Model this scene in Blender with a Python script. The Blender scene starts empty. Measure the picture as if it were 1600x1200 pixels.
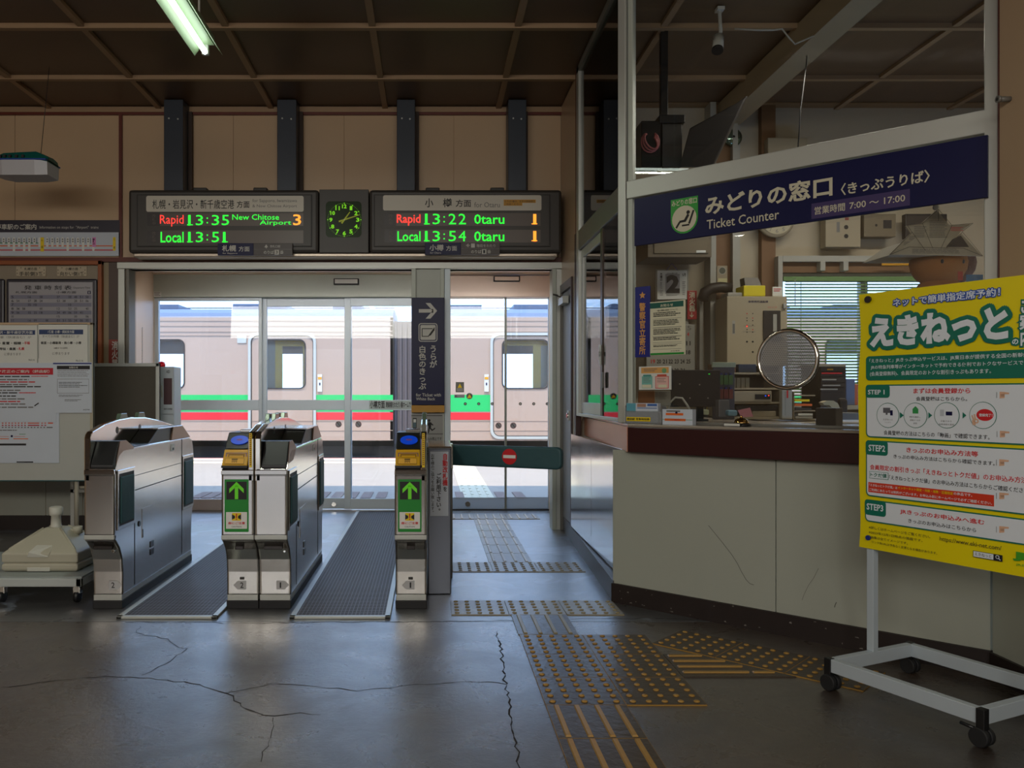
import bpy, bmesh, math, random
from mathutils import Vector, Matrix
random.seed(7)
R = math.radians
F, CX, CY, H = 1300.0, 672.0, 616.0, 1.16      # focal length in pixels of a 1600x1200 frame, principal point, eye height
sc = bpy.context.scene
COL = sc.collection
# ---------------------------------------------------------------- camera, sky, sun, exposure
cam = bpy.data.cameras.new('camera'); cam.sensor_width = 36; cam.lens = 36 * F / 1600
cam.shift_x = (800 - CX) / 1600; cam.shift_y = (CY - 600) / 1600; cam.clip_start = .05; cam.clip_end = 300
camo = bpy.data.objects.new('camera', cam); COL.objects.link(camo)
camo.location = (0, 0, H); camo.rotation_euler = (R(90), 0, 0); sc.camera = camo
w = bpy.data.worlds.new('sky'); sc.world = w; w.use_nodes = True
bg = w.node_tree.nodes['Background']; bg.inputs[0].default_value = (.44, .68, 1.12, 1); bg.inputs[1].default_value = 3.4
sun = bpy.data.lights.new('sun', 'SUN'); sun.energy = 7.0; sun.angle = R(.6); sun.color = (1, .84, .66)
suno = bpy.data.objects.new('sun', sun); COL.objects.link(suno)
suno.rotation_euler = (R(24), 0, R(-14))
def area(name, loc, rot, sx, sy, e, col=(1, 1, 1)):
    l = bpy.data.lights.new(name, 'AREA'); l.shape = 'RECTANGLE'; l.size = sx; l.size_y = sy; l.energy = e; l.color = col
    o = bpy.data.objects.new(name, l); COL.objects.link(o); o.location = loc; o.rotation_euler = rot; return o
area('entrance_fill_lamp', (-2.5, -4.3, 1.2), (R(90), 0, 0), 2.5, 2.2, 13, (.98, .97, .95))       # added area lamp standing for daylight from the unseen street entrance
area('rear_high_fill_lamp', (-1.2, -4.02, 2.95), (R(96), 0, 0), 7.5, .8, 185, (1, .94, .84))       # unseen fill lamp added high behind to brighten walls and battens
area('hall_tube_and_fill', (-1.275, 4.1, 3.065), (0, 0, 0), .05, 1.2, 12, (.93, 1, .86))
area('hall_tube_and_fill', (-4.2, 2.4, 3.1), (0, 0, 0), .1, 1.2, 18, (1, .96, .86))  # added fill lamp off to the side, unseen and without a fixture
area('hall_tube_and_fill', (.7, -.2, 3.1), (0, 0, 0), .1, 1.2, 22, (.98, .97, .88))  # added fill lamp over the camera, out of view
area('hall_tube_and_fill', (-1.3, -1.6, 3.1), (0, 0, 0), .1, 1.2, 20, (1, .96, .86))  # added fill lamp behind the camera, out of view
area('vestibule_fill_light', (-.9, 7.42, 2.2), (R(20), 0, 0), 2.6, .1, 9, (1, .95, .9))  # added fill light hidden by the door head, brightening frames and floor
area('vestibule_fill_light', (.6, 7.42, 2.2), (R(20), 0, 0), .7, .1, 3, (1, .93, .86))  # added fill light for the frameless doors, hidden likewise
area('office_fill_light', (3.4, 5.4, 3.36), (0, 0, 0), 2.2, .2, 46, (1, .93, .80))  # added fill light for the dim office, no fixture built
sc.view_settings.view_transform = 'Standard'; sc.view_settings.look = 'None'; sc.view_settings.gamma = 1
sc.view_settings.exposure = 0.0; sc.view_settings.use_curve_mapping = False
sc.cycles.use_denoising = True; sc.cycles.max_bounces = 10; sc.cycles.transparent_max_bounces = 16
sc.cycles.sample_clamp_indirect = 6; sc.cycles.caustics_reflective = False; sc.cycles.caustics_refractive = False
# ---------------------------------------------------------------- materials
MC = {}
def lin(c):
    return tuple(((x / 255 + .055) / 1.055) ** 2.4 if x > 10 else x / 255 / 12.92 for x in c)
def M(name, rgb, rough=.6, metal=0, var=.06, vs=6, bump=0, bs=60, emit=0, spec=.5, stretch=None):
    if name in MC: return MC[name]
    m = bpy.data.materials.new(name); m.use_nodes = True; nt = m.node_tree; b = nt.nodes['Principled BSDF']
    c = lin(rgb)
    b.inputs['Roughness'].default_value = rough; b.inputs['Metallic'].default_value = metal
    b.inputs['Specular IOR Level'].default_value = spec
    b.inputs['Base Color'].default_value = (*c, 1)
    if var or bump:
        tc = nt.nodes.new('ShaderNodeTexCoord'); mp = nt.nodes.new('ShaderNodeMapping'); nt.links.new(tc.outputs['Object'], mp.inputs[0])
        if stretch: mp.inputs['Scale'].default_value = stretch
    if var:
        n = nt.nodes.new('ShaderNodeTexNoise'); n.inputs['Scale'].default_value = vs; n.inputs['Detail'].default_value = 5
        mx = nt.nodes.new('ShaderNodeMix'); mx.data_type = 'RGBA'
        mx.inputs[6].default_value = tuple(x * (1 - var) for x in c) + (1,); mx.inputs[7].default_value = tuple(min(1, x * (1 + var)) for x in c) + (1,)
        nt.links.new(mp.outputs[0], n.inputs['Vector']); nt.links.new(n.outputs[0], mx.inputs[0]); nt.links.new(mx.outputs[2], b.inputs['Base Color'])
    if bump:
        n2 = nt.nodes.new('ShaderNodeTexNoise'); n2.inputs['Scale'].default_value = bs; n2.inputs['Detail'].default_value = 3
        bp = nt.nodes.new('ShaderNodeBump'); bp.inputs['Strength'].default_value = bump; bp.inputs['Distance'].default_value = .01
        nt.links.new(mp.outputs[0], n2.inputs['Vector']); nt.links.new(n2.outputs[0], bp.inputs['Height']); nt.links.new(bp.outputs[0], b.inputs['Normal'])
    if emit:
        b.inputs['Emission Color'].default_value = (*c, 1); b.inputs['Emission Strength'].default_value = emit
    MC[name] = m; return m
def glassy(name, tint=(1, 1, 1), rough=.01, ior=1.45, mixin=None):
    if name in MC: return MC[name]
    m = bpy.data.materials.new(name); m.use_nodes = True; nt = m.node_tree; nt.nodes.clear()
    o = nt.nodes.new('ShaderNodeOutputMaterial'); t = nt.nodes.new('ShaderNodeBsdfTransparent'); g = nt.nodes.new('ShaderNodeBsdfGlossy')
    f = nt.nodes.new('ShaderNodeFresnel'); f.inputs[0].default_value = ior; mx = nt.nodes.new('ShaderNodeMixShader')
    t.inputs[0].default_value = (*tint, 1); g.inputs['Roughness'].default_value = rough
    nt.links.new(f.outputs[0], mx.inputs[0]); nt.links.new(t.outputs[0], mx.inputs[1]); nt.links.new(g.outputs[0], mx.inputs[2])
    last = mx
    if mixin:
        d = nt.nodes.new('ShaderNodeBsdfDiffuse'); d.inputs[0].default_value = (*mixin[0], 1)
        m2 = nt.nodes.new('ShaderNodeMixShader'); m2.inputs[0].default_value = mixin[1]
        nt.links.new(mx.outputs[0], m2.inputs[1]); nt.links.new(d.outputs[0], m2.inputs[2]); last = m2
    nt.links.new(last.outputs[0], o.inputs[0]); MC[name] = m; return m
def concrete(name, c1, c2, r0, r1, scale=1.0, wear=None):
    m = bpy.data.materials.new(name); m.use_nodes = True; nt = m.node_tree; b = nt.nodes['Principled BSDF']; L = nt.links.new; b.inputs['Specular Tint'].default_value = (.72, .86, 1, 1); b.inputs['Specular IOR Level'].default_value = 1.0; b.inputs['Coat Weight'].default_value = .9; b.inputs['Coat Roughness'].default_value = .33; b.inputs['Coat IOR'].default_value = 1.6  # blue of the reflected sky put into the specular tint
    tc = nt.nodes.new('ShaderNodeTexCoord')
    def noise(s, d=6, rg=.6, dist=0):
        n = nt.nodes.new('ShaderNodeTexNoise'); n.inputs['Scale'].default_value = s; n.inputs['Detail'].default_value = d
        n.inputs['Roughness'].default_value = rg; n.inputs['Distortion'].default_value = dist; L(tc.outputs['Object'], n.inputs['Vector']); return n
    def ramp(src, a, bb, ca, cb):
        r = nt.nodes.new('ShaderNodeValToRGB'); r.color_ramp.elements[0].position = a; r.color_ramp.elements[1].position = bb
        r.color_ramp.elements[0].color = (*ca, 1); r.color_ramp.elements[1].color = (*cb, 1); L(src, r.inputs[0]); return r
    n1 = noise(1.3 * scale, 8, .65, .4); r1_ = ramp(n1.outputs[0], .3, .72, lin(c1), lin(c2))
    n2 = noise(16 * scale, 8, .7); sp = ramp(n2.outputs[0], .33, .43, (.35, .33, .31), (1, 1, 1))
    mx = nt.nodes.new('ShaderNodeMix'); mx.data_type = 'RGBA'; mx.blend_type = 'MULTIPLY'; mx.inputs[0].default_value = .55
    L(r1_.outputs[0], mx.inputs[6]); L(sp.outputs[0], mx.inputs[7]); out = mx.outputs[2]
    if wear:
        n3 = noise(2.3, 4, .45, .9); wr = ramp(n3.outputs[0], .585, .61, (0, 0, 0), (1, 1, 1))
        m3 = nt.nodes.new('ShaderNodeMix'); m3.data_type = 'RGBA'; m3.inputs[7].default_value = (*lin(wear), 1)
        L(wr.outputs[0], m3.inputs[0]); L(out, m3.inputs[6]); out = m3.outputs[2]
    L(out, b.inputs['Base Color'])
    n4 = noise(3.2 * scale, 7, .68, .5); mr = nt.nodes.new('ShaderNodeMapRange'); mr.inputs[1].default_value = .32; mr.inputs[2].default_value = .68
    mr.inputs[3].default_value = r0; mr.inputs[4].default_value = r1; L(n4.outputs[0], mr.inputs[0]); L(mr.outputs[0], b.inputs['Roughness'])
    n5 = noise(38 * scale, 6, .7); bp = nt.nodes.new('ShaderNodeBump'); bp.inputs['Strength'].default_value = .45; bp.inputs['Distance'].default_value = .01
    L(n5.outputs[0], bp.inputs['Height']); L(bp.outputs[0], b.inputs['Normal']); MC[name] = m; return m
STEEL = M('brushed_steel', (200, 196, 191), .17, .97, .04, 8, .02, 90, stretch=(1, 1, .12)); STEEL.node_tree.nodes['Principled BSDF'].inputs['Anisotropic'].default_value = .4; STEEL.node_tree.nodes['Principled BSDF'].inputs['Anisotropic Rotation'].default_value = .25
CHROME = M('chrome', (215, 212, 205), .1, 1, 0)
ALU = M('aluminium', (190, 192, 186), .4, .35, .04)
ALUG = M('aluminium_green', (186, 192, 182), .45, .1, .05)
ALUD = M('aluminium_dark', (120, 118, 112), .5, .2, .05)  # darker aluminium tone
WHITEP = M('white_paint', (196, 196, 190), .45, 0, .05)
CREAM = M('cream_wall', (196, 168, 136), .32, 0, .05, 2.5, .05, 30)
CREAM2 = M('office_wall', (172, 160, 140), .7, 0, .05, 3)
WPANEL = M('white_wall_panel', (168, 171, 160), .45, 0, .05, 2, .04, 50)
CEIL = M('ceiling_board', (98, 76, 56), .42, 0, .1, 3)
BATTEN = M('ceiling_batten', (156, 128, 98), .5, 0, .06)
DRED = M('dark_red_wood', (96, 36, 20), .45, 0, .12, 10)
BRWOOD = M('brown_wood', (150, 82, 42), .5, 0, .15, 12)
SKIRT = M('dark_skirting', (34, 24, 22), .5, 0, .3, 20)
BLUESTEEL = M('dark_blue_steel', (48, 54, 64), .4, .2, .06)
BLACK = M('black_plastic', (20, 20, 22), .4, 0, .1)
DGREY = M('dark_grey_case', (52, 50, 48), .5, 0, .05)
NAVY = M('navy_sign', (22, 24, 68), .35, 0, .03, spec=.2)
WHITE = M('white_print', (232, 232, 228), .5, 0, .02)
PAPER = M('paper', (214, 214, 208), .6, 0, .03)
PAPERB = M('paper_bluish', (200, 208, 220), .6, 0, .03)
INK = M('ink', (22, 20, 20), .6, 0, 0)
GREYINK = M('grey_ink', (110, 108, 106), .6, 0, 0)
REDP = M('red_print', (204, 26, 36), .5, 0, .03)
GREENP = M('green_print', (12, 138, 40), .5, 0, .03)
YEL = M('yellow_print', (240, 208, 10), .45, 0, .03)
GOLD = M('gold_yellow', (196, 140, 24), .45, 0, .05)
ORANGE = M('orange_print', (226, 104, 34), .5, 0, .03)
MAROON = M('maroon_laminate', (48, 10, 18), .3, 0, .06)
RUBBER = M('rubber', (26, 26, 28), .6, 0, .1)
GLASS = glassy('window_glass', (.97, .985, .98), .01, 1.45, ((.8, .84, .9), .035))
GLASSB = glassy('booth_glass', (.93, .94, .93))
# ---------------------------------------------------------------- mesh helpers
def Wp(px, py, Y): return Vector(((px - CX) * Y / F, Y, H - (py - CY) * Y / F))
def X(px, Y): return (px - CX) * Y / F
def Z(py, Y): return H - (py - CY) * Y / F
def FP(px, py):
    Y = H * F / (py - CY); return Vector((X(px, Y), Y, 0))
def wm(o):
    m = Matrix.Identity(4)
    while o is not None:
        m = Matrix.Translation(o.location) @ o.rotation_euler.to_matrix().to_4x4() @ m; o = o.parent
    return m
def tag(o, label=None, cat=None, group=None, kind=None):
    if label: o['label'] = label
    if cat: o['category'] = cat
    if group: o['group'] = group
    if kind: o['kind'] = kind
    return o
def thing(name, label, cat, loc=(0, 0, 0), rz=0, group=None, kind=None):
    o = bpy.data.objects.new(name, None); o.empty_display_size = .1; COL.objects.link(o); o.location = loc; o.rotation_euler = (0, 0, rz)
    return tag(o, label, cat, group, kind)
class MB:
    def __init__(s): s.v = []; s.f = []; s.mi = []; s.mats = []; s.sm = []
    def _m(s, m):
        if m not in s.mats: s.mats.append(m)
        return s.mats.index(m)
    def add(s, vs, fs, m, smooth=False):
        b = len(s.v); s.v += [Vector(v) for v in vs]; k = s._m(m)
        for f in fs: s.f.append([b + i for i in f]); s.mi.append(k); s.sm.append(smooth)
        return s
    def box(s, a, b, m):
        x0, y0, z0 = (min(a[i], b[i]) for i in range(3)); x1, y1, z1 = (max(a[i], b[i]) for i in range(3))
        return s.add([(x0, y0, z0), (x1, y0, z0), (x1, y1, z0), (x0, y1, z0), (x0, y0, z1), (x1, y0, z1), (x1, y1, z1), (x0, y1, z1)],
                     [(0, 3, 2, 1), (4, 5, 6, 7), (0, 1, 5, 4), (1, 2, 6, 5), (2, 3, 7, 6), (3, 0, 4, 7)], m)
    def obox(s, o, u, v, n, m):
        o, u, v, n = Vector(o), Vector(u), Vector(v), Vector(n)
        c = [o, o + u, o + u + v, o + v, o + n, o + u + n, o + u + v + n, o + v + n]
        return s.add(c, [(0, 3, 2, 1), (4, 5, 6, 7), (0, 1, 5, 4), (1, 2, 6, 5), (2, 3, 7, 6), (3, 0, 4, 7)], m)
    def prism(s, poly, ext, m, smooth=False):      # poly: list of 3D points, ext: extrusion vector
        n = len(poly); p = [Vector(q) for q in poly]; e = Vector(ext)
        s.add(p + [q + e for q in p], [tuple(range(n)), tuple(reversed(range(n, 2 * n)))], m)
        b = len(s.v) - 2 * n; k = s._m(m)
        for i in range(n): s.f.append([b + i, b + n + i, b + n + (i + 1) % n, b + (i + 1) % n]); s.mi.append(k); s.sm.append(smooth)
        return s
    def cyl(s, p0, p1, r0, m, r1=None, n=16, smooth=True):
        p0, p1 = Vector(p0), Vector(p1); r1 = r0 if r1 is None else r1; d = (p1 - p0).normalized()
        a = d.orthogonal().normalized(); b = d.cross(a); vs = []
        for p, r in ((p0, r0), (p1, r1)):
            for i in range(n): t = 2 * math.pi * i / n; vs.append(p + a * r * math.cos(t) + b * r * math.sin(t))
        s.add(vs, [(i, (i + 1) % n, n + (i + 1) % n, n + i) for i in range(n)], m, smooth)
        base = len(s.v) - 2 * n; k = s._m(m)
        s.f.append([base + i for i in reversed(range(n))]); s.f.append([base + n + i for i in range(n)]); s.mi += [k, k]; s.sm += [False, False]
        return s
    def tube(s, pts, r, m, n=8):
        pts = [Vector(p) for p in pts]; rings = []; pa = None
        for i, p in enumerate(pts):
            d = (pts[min(i + 1, len(pts) - 1)] - pts[max(i - 1, 0)]).normalized()
            a = d.orthogonal().normalized() if pa is None else (pa - d * pa.dot(d)).normalized(); pa = a; b = d.cross(a)
            rings.append([p + (a * math.cos(2 * math.pi * k / n) + b * math.sin(2 * math.pi * k / n)) * r for k in range(n)])
        vs = [v for r_ in rings for v in r_]; fs = []
        for i in range(len(pts) - 1):
            for k in range(n): fs.append((i * n + k, i * n + (k + 1) % n, (i + 1) * n + (k + 1) % n, (i + 1) * n + k))
        fs += [tuple(reversed(range(n))), tuple(range((len(pts) - 1) * n, len(pts) * n))]
        return s.add(vs, fs, m, True)
    def lathe(s, prof, c, m, n=24, axis='z'):       # prof: (r, h)
        vs = []; c = Vector(c)
        for r, h in prof:
            for i in range(n):
                t = 2 * math.pi * i / n; q = (r * math.cos(t), r * math.sin(t), h)
                vs.append(c + (Vector(q) if axis == 'z' else Vector((q[0], -q[2], q[1]))))
        fs = [(j * n + i, j * n + (i + 1) % n, (j + 1) * n + (i + 1) % n, (j + 1) * n + i) for j in range(len(prof) - 1) for i in range(n)]
        fs += [tuple(reversed(range(n))), tuple(range((len(prof) - 1) * n, len(prof) * n))]
        return s.add(vs, fs, m, True)
    def build(s, name, parent=None, bevel=0, seg=2, angle=35, fix=True, kind=None, label=None):
        inv = wm(parent).inverted() if parent is not None else None
        me = bpy.data.meshes.new(name)
        me.from_pydata([tuple(inv @ v) if inv else tuple(v) for v in s.v], [], s.f)
        for m in s.mats: me.materials.append(m)
        me.polygons.foreach_set('material_index', s.mi); me.polygons.foreach_set('use_smooth', s.sm)
        me.update()
        if fix:
            bm = bmesh.new(); bm.from_mesh(me); bmesh.ops.recalc_face_normals(bm, faces=bm.faces[:]); bm.to_mesh(me); bm.free()
        o = bpy.data.objects.new(name, me); COL.objects.link(o)
        if parent is not None: o.parent = parent
        if bevel:
            md = o.modifiers.new('bevel', 'BEVEL'); md.width = bevel; md.segments = seg; md.limit_method = 'ANGLE'; md.angle_limit = R(angle)
        if kind: o['kind'] = kind
        if label: o['label'] = label
        return o
def one(name, a, b, m, parent=None, bevel=0, **k): return MB().box(a, b, m).build(name, parent, bevel, **k)
def S(o): o['kind'] = 'structure'; return o
def link_copy(src, parent, loc, rz=0, name=None):
    c = src.copy(); COL.objects.link(c); c.parent = parent; c.location = loc; c.rotation_euler = (0, 0, rz); return c
# ---------------------------------------------------------------- lettering
TC = {}
def glyphs(t, bold=0.0, bev=0.0):
    if bold >= .014 and not bev: bold, bev = 0, bold * 1.15
    k = (t, bold, bev)
    if k not in TC:
        c = bpy.data.curves.new('t', 'FONT'); c.body = t; c.size = 1; c.offset = bold; c.resolution_u = 2
        if bev: c.bevel_depth = bev; c.bevel_resolution = 1 if bev > .04 else 0; c.fill_mode = 'BOTH'
        ob = bpy.data.objects.new('t', c); me = bpy.data.meshes.new_from_object(ob)
        TC[k] = ([(v.co.x, v.co.y, (v.co.z / bev * .0003) if bev else 0) for v in me.vertices], [tuple(p.vertices) for p in me.polygons if not bev or p.normal.z > .02])
        bpy.data.meshes.remove(me); bpy.data.objects.remove(ob); bpy.data.curves.remove(c)
    return TC[k]
class Board:
    """flat print on a vertical plane through O running along the horizontal direction U; points are named by where the photograph shows them"""
    def __init__(s, O, U=(1, 0), off=.0012):
        s.O = Vector((O[0], O[1], 0)); s.U = Vector((U[0], U[1], 0)).normalized(); s.N = Vector((s.U.y, -s.U.x, 0))
        if s.N.dot(-s.O) < 0: s.N = -s.N
        s.mb = MB(); s.off = off; s.L = 0
    def uz(s, px, py):
        r = Vector(((px - CX) / F, 1, 0)); t = s.N.dot(s.O) / s.N.dot(r); return ((r * t - s.O).dot(s.U), H - (py - CY) * t / F)
    def P(s, u, z, lay=0): return s.O + s.U * u + Vector((0, 0, z)) + s.N * (s.off + .0007 * lay)
    def quad(s, u0, z0, u1, z1, m, lay=0):
        s.mb.add([s.P(u0, z0, lay), s.P(u1, z0, lay), s.P(u1, z1, lay), s.P(u0, z1, lay)], [(0, 1, 2, 3)], m); return s
    def R(s, x0, y0, x1, y1, m, lay=0):          # rectangle: y0, y1 are read at x0
        u0, z0 = s.uz(x0, y0); _, z1 = s.uz(x0, y1); u1, _ = s.uz(x1, y0); return s.quad(u0, z1, u1, z0, m, lay)
    def poly(s, pts, m, lay=0):
        s.mb.add([s.P(*s.uz(*p), lay) for p in pts], [tuple(range(len(pts)))], m); return s
    def upoly(s, pts, m, lay=0): s.mb.add([s.P(u, z, lay) for u, z in pts], [tuple(range(len(pts)))], m); return s
    def rr(s, u0, z0, u1, z1, r, m, lay=0):
        p = []
        for cx, cz, a in ((u1 - r, z1 - r, 0), (u0 + r, z1 - r, 90), (u0 + r, z0 + r, 180), (u1 - r, z0 + r, 270)):
            for i in range(5): t = R(a + i * 22.5); p.append((cx + r * math.cos(t), cz + r * math.sin(t)))
        return s.upoly(p, m, lay)
    def RR(s, x0, y0, x1, y1, rpx, m, lay=0):
        u0, z0 = s.uz(x0, y0); _, z1 = s.uz(x0, y1); u1, _ = s.uz(x1, y0); r = rpx * (z0 - z1) / max(1e-6, (y1 - y0)); return s.rr(u0, z1, u1, z0, r, m, lay)
    def disc(s, px, py, rpx, m, lay=0, sq=1, n=20):
        u, z = s.uz(px, py); _, z2 = s.uz(px, py - rpx); r = z2 - z
        return s.upoly([(u + r * sq * math.cos(2 * math.pi * i / n), z + r * math.sin(2 * math.pi * i / n)) for i in range(n)], m, lay)
    def fit(s, t, u0, z0, u1, z1, m, lay=1, bold=0, bev=0, ring=0):
        vs, fs = glyphs(t, bold, bev)
        if not vs: return s
        bx = glyphs(t, bold, 0)[0] if bev else vs
        xa = min(v[0] for v in bx); xb = max(v[0] for v in bx); ya = min(v[1] for v in bx); yb = max(v[1] for v in bx)
        sx = (u1 - u0) / (xb - xa); sy = (z1 - z0) / (yb - ya)
        if not ring: s.mb.add([s.P(u0 + (v[0] - xa) * sx, z0 + (v[1] - ya) * sy, lay) + s.N * v[2] for v in vs], fs, m); return s
        for q in range(16):
            du, dz = ring * math.cos(q * math.pi / 8), ring * math.sin(q * math.pi / 8)
            s.mb.add([s.P(u0 + du + (v[0] - xa) * sx, z0 + dz + (v[1] - ya) * sy, lay + q * .02) + s.N * v[2] for v in vs], fs, m)
        return s
    def T(s, t, x0, y0, x1, y1, m, lay=1, bold=0, bev=0, ring=0):      # text fitted to the box
        u0, z0 = s.uz(x0, y0); _, z1 = s.uz(x0, y1); u1, _ = s.uz(x1, y0); return s.fit(t, u0, z1, u1, z0, m, lay, bold, bev, ring)
    def V(s, t, xc, y0, y1, w, m, lay=1, bold=0, step=None):        # vertical writing centred on xc; y at xc
        u, z0 = s.uz(xc, y0); _, z1 = s.uz(xc, y1); ul, _ = s.uz(xc - w / 2, y0); k = 2 * (u - ul); st = (z0 - z1) / len(t)
        for i, ch in enumerate(t):
            if ch == ' ': continue
            vs, fs = glyphs(ch, bold); h = st * 1.02
            zc = z0 - (i + .5) * st
            dx, dz = (.45 * k, .45 * h) if ch in '。、' else (0, 0)
            s.mb.add([s.P(u + (v[0] - .5) * k * 1.0 + dx, zc + (v[1] - .38) * h + dz, lay) + s.N * v[2] for v in vs], fs, m)
        return s
    def greek(s, x0, y0, x1, y1, n, m, lay=1, fill=.42, ragged=.25, seed=1):   # lines of print too small to read
        rnd = random.Random(seed); u0, z0 = s.uz(x0, y0); _, z1 = s.uz(x0, y1); u1, _ = s.uz(x1, y0); st = (z0 - z1) / n
        for i in range(n):
            e = u0 + (u1 - u0) * (1 - rnd.random() * ragged); z = z0 - i * st; u = u0
            while u < e:
                ln = min(e - u, (u1 - u0) * rnd.uniform(.04, .16)); s.quad(u, z - st * fill, u + ln, z, m, lay); u += ln + (u1 - u0) * .012
        return s
    def build(s, name, parent, kind=None): return s.mb.build(name, parent, fix=False, kind=kind)
def fb(Y): return Board((0, Y))
# ================================================================ THE SETTING
CZ = 3.62; YW = 7.15
FLOOR1 = concrete('hall_concrete', (52, 42, 35), (84, 70, 59), .15, .55)
FLOOR2 = concrete('passage_concrete', (60, 58, 58), (92, 92, 94), .26, .42, 1.3, wear=(120, 128, 140))
fl = S(MB().box((-5.5, -4, -.15), (2.35, 4.24, 0), FLOOR1).box((2.35, -4, -.15), (5.5, 3.3, 0), FLOOR1).build('floor'))
S(MB().box((-5.5, 4.246, -.15), (1.45, 8.45, 0), FLOOR2).box((1.45, 4.246, -.15), (5.5, YW + .15, 0), FLOOR2).build('floor_passage', None)).name = 'floor.001'
# cracks in the concrete, thin ribbons along the fracture lines
cr = MB(); CRK = M('crack', (30, 24, 20), .8, 0, 0)
def crack(pts, w0=.004):
    rnd = random.Random(len(pts) * 7 + int(pts[0][0])); P = [FP(*p) for p in pts]; Q = []
    for a, b in zip(P, P[1:]):
        n = max(2, int((b - a).length / .035))
        for i in range(n): Q.append(a.lerp(b, i / n) + Vector((rnd.uniform(-1, 1), rnd.uniform(-1, 1), 0)) * .009)
    Q.append(P[-1])
    for a, b in zip(Q, Q[1:]):
        d = (b - a).normalized(); n = Vector((-d.y, d.x, 0)) * w0 * rnd.uniform(.3, 1); e = d * .003
        z = Vector((0, 0, .0006)); cr.add([a - e + n + z, a - e - n + z, b + e - n + z, b + e + n + z], [(0, 1, 2, 3)], CRK)
crack([(0, 1075), (60, 1067), (110, 1061), (165, 1058), (235, 1059), (310, 1070), (355, 1083), (372, 1100), (395, 1113), (428, 1120), (470, 1114), (500, 1117)], .0035)
crack([(220, 978), (212, 988), (262, 999), (270, 1008), (292, 1014), (276, 1025), (250, 1042), (222, 1055)], .003)
crack([(355, 1083), (420, 1069), (470, 1070), (560, 1079), (640, 1071), (735, 1064), (790, 1069)], .0028)
crack([(430, 1122), (426, 1142), (420, 1160), (408, 1190)], .002)
crack([(776, 987), (782, 1010), (786, 1048), (795, 1098), (805, 1160), (812, 1200)], .004)
crack([(196, 972), (330, 973), (350, 974), (700, 971), (960, 966), (1100, 968)], .003)
cr.build('crack', fl, fix=False, kind='stuff')
# ceiling: boards between battens
cl = S(one('ceiling', (-5.6, -4.1, CZ + .03), (5.6, 7.3, CZ + .35), CEIL))
bx = [-5.19, -4.22, -3.26, -2.32, -1.36, -.385, .585, 1.555, 2.52, 3.49, 4.46]
by = [-3.36, -2.46, -1.56, -.66, .24, 1.14, 2.04, 2.94, 3.84, 4.74, 5.55, 6.45]
ys = [-4.0] + by + [7.15]; xs = [-5.5] + bx + [5.5]
pm = {}
for i in range(len(xs) - 1):
    for j in range(5, len(ys) - 1):
        k = (round(xs[i + 1] - xs[i], 2), round(ys[j + 1] - ys[j], 2))
        if k not in pm: pm[k] = MB().box((0, 0, 0), (k[0] - .006, k[1] - .006, .02), CEIL).build('ceiling_panel', None); o = pm[k]
        else: o = pm[k].copy(); COL.objects.link(o)
        o.parent = cl; o.location = (xs[i] + .003, ys[j] + .003, CZ + .006 + random.uniform(0, .003))
for x in bx: one('ceiling_batten', (x - .022, -4, CZ - .018), (x + .022, 7.15, CZ + .01), BATTEN, cl)
for y in by: one('ceiling_batten', (-5.5, y - .022, CZ - .026), (5.5, y + .022, CZ + .01), BATTEN, cl)
# back wall
OX0, OX1, OZ = X(203, YW), 1.08, Z(421, YW)
wb = S(MB().box((-5.5, YW, 0), (OX0, YW + .15, CZ + .05), CREAM).box((OX0, YW, OZ), (OX1, YW + .15, CZ + .05), CREAM).box((OX1, YW, 0), (3.0, YW + .15, CZ + .05), CREAM2)
       .box((3.0, YW, 0), (4.45, YW + .15, 1.08), CREAM2).box((3.0, YW, 2.16), (4.45, YW + .15, CZ + .05), CREAM2).box((4.45, YW, 0), (5.6, YW + .15, CZ + .05), CREAM2).build('wall_back'))
zt, zb = Z(181, YW), Z(403, YW)
pxs = [-230, -149, 24, 191, 365, 538, 709, 876]
for a, b in zip(pxs, pxs[1:]):
    one('wall_panel', (X(a, YW) + .002, YW - .008, zb), (X(b, YW) - .002, YW, zt), CREAM, wb, .0015)
for a, b in ((-230, -60), (-60, 72), (72, 130), (130, 158)):
    one('wall_panel', (X(a, YW) + .002, YW - .008, .12), (X(b, YW) - .002, YW, Z(748, YW) + .35), WPANEL, wb, .0015)
one('wall_panel', (X(158, YW), YW - .012, 0), (X(172, YW), YW, Z(411, YW)), M('yellowed_panel', (150, 134, 106), .5, 0, .1), wb)
one('dark_strip', (X(172, YW), YW - .03, 0), (X(187, YW), YW, Z(411, YW)), M('brown_strip', (84, 68, 62), .5, 0, .1), wb)
S(MB().box((-5.5, YW - .03, Z(181, YW)), (OX1 + .05, YW, Z(177, YW)), DRED).box((-5.5, YW - .035, Z(177, YW)), (OX1 + .05, YW, CZ), BATTEN).build('trim_1'))
S(MB().box((-5.5, YW - .035, Z(410, YW)), (OX1 + .04, YW, Z(403, YW)), DRED).box((X(187.5, YW), YW - .03, Z(403, YW)), (X(192.5, YW), YW, Z(181, YW)), DRED).build('trim_2'))
S(one('baseboard_back', (-5.5, YW - .03, 0), (X(158, YW), YW - .0, .12), SKIRT))
# aluminium surround of the opening
fr = MB(); fr.box((X(186, YW), YW - .05, Z(421, YW)), (1.16, YW + .1, Z(411, YW)), ALU)
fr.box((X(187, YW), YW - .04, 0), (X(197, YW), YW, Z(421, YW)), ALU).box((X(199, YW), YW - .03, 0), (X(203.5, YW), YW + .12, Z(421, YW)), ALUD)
fr.box((1.045, YW - .04, 0), (1.08, YW + .12, OZ), ALUG).box((1.08, YW - .03, 0), (1.13, YW + .0, OZ), ALU)
S(fr.build('trim_3', None, .003))
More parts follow.
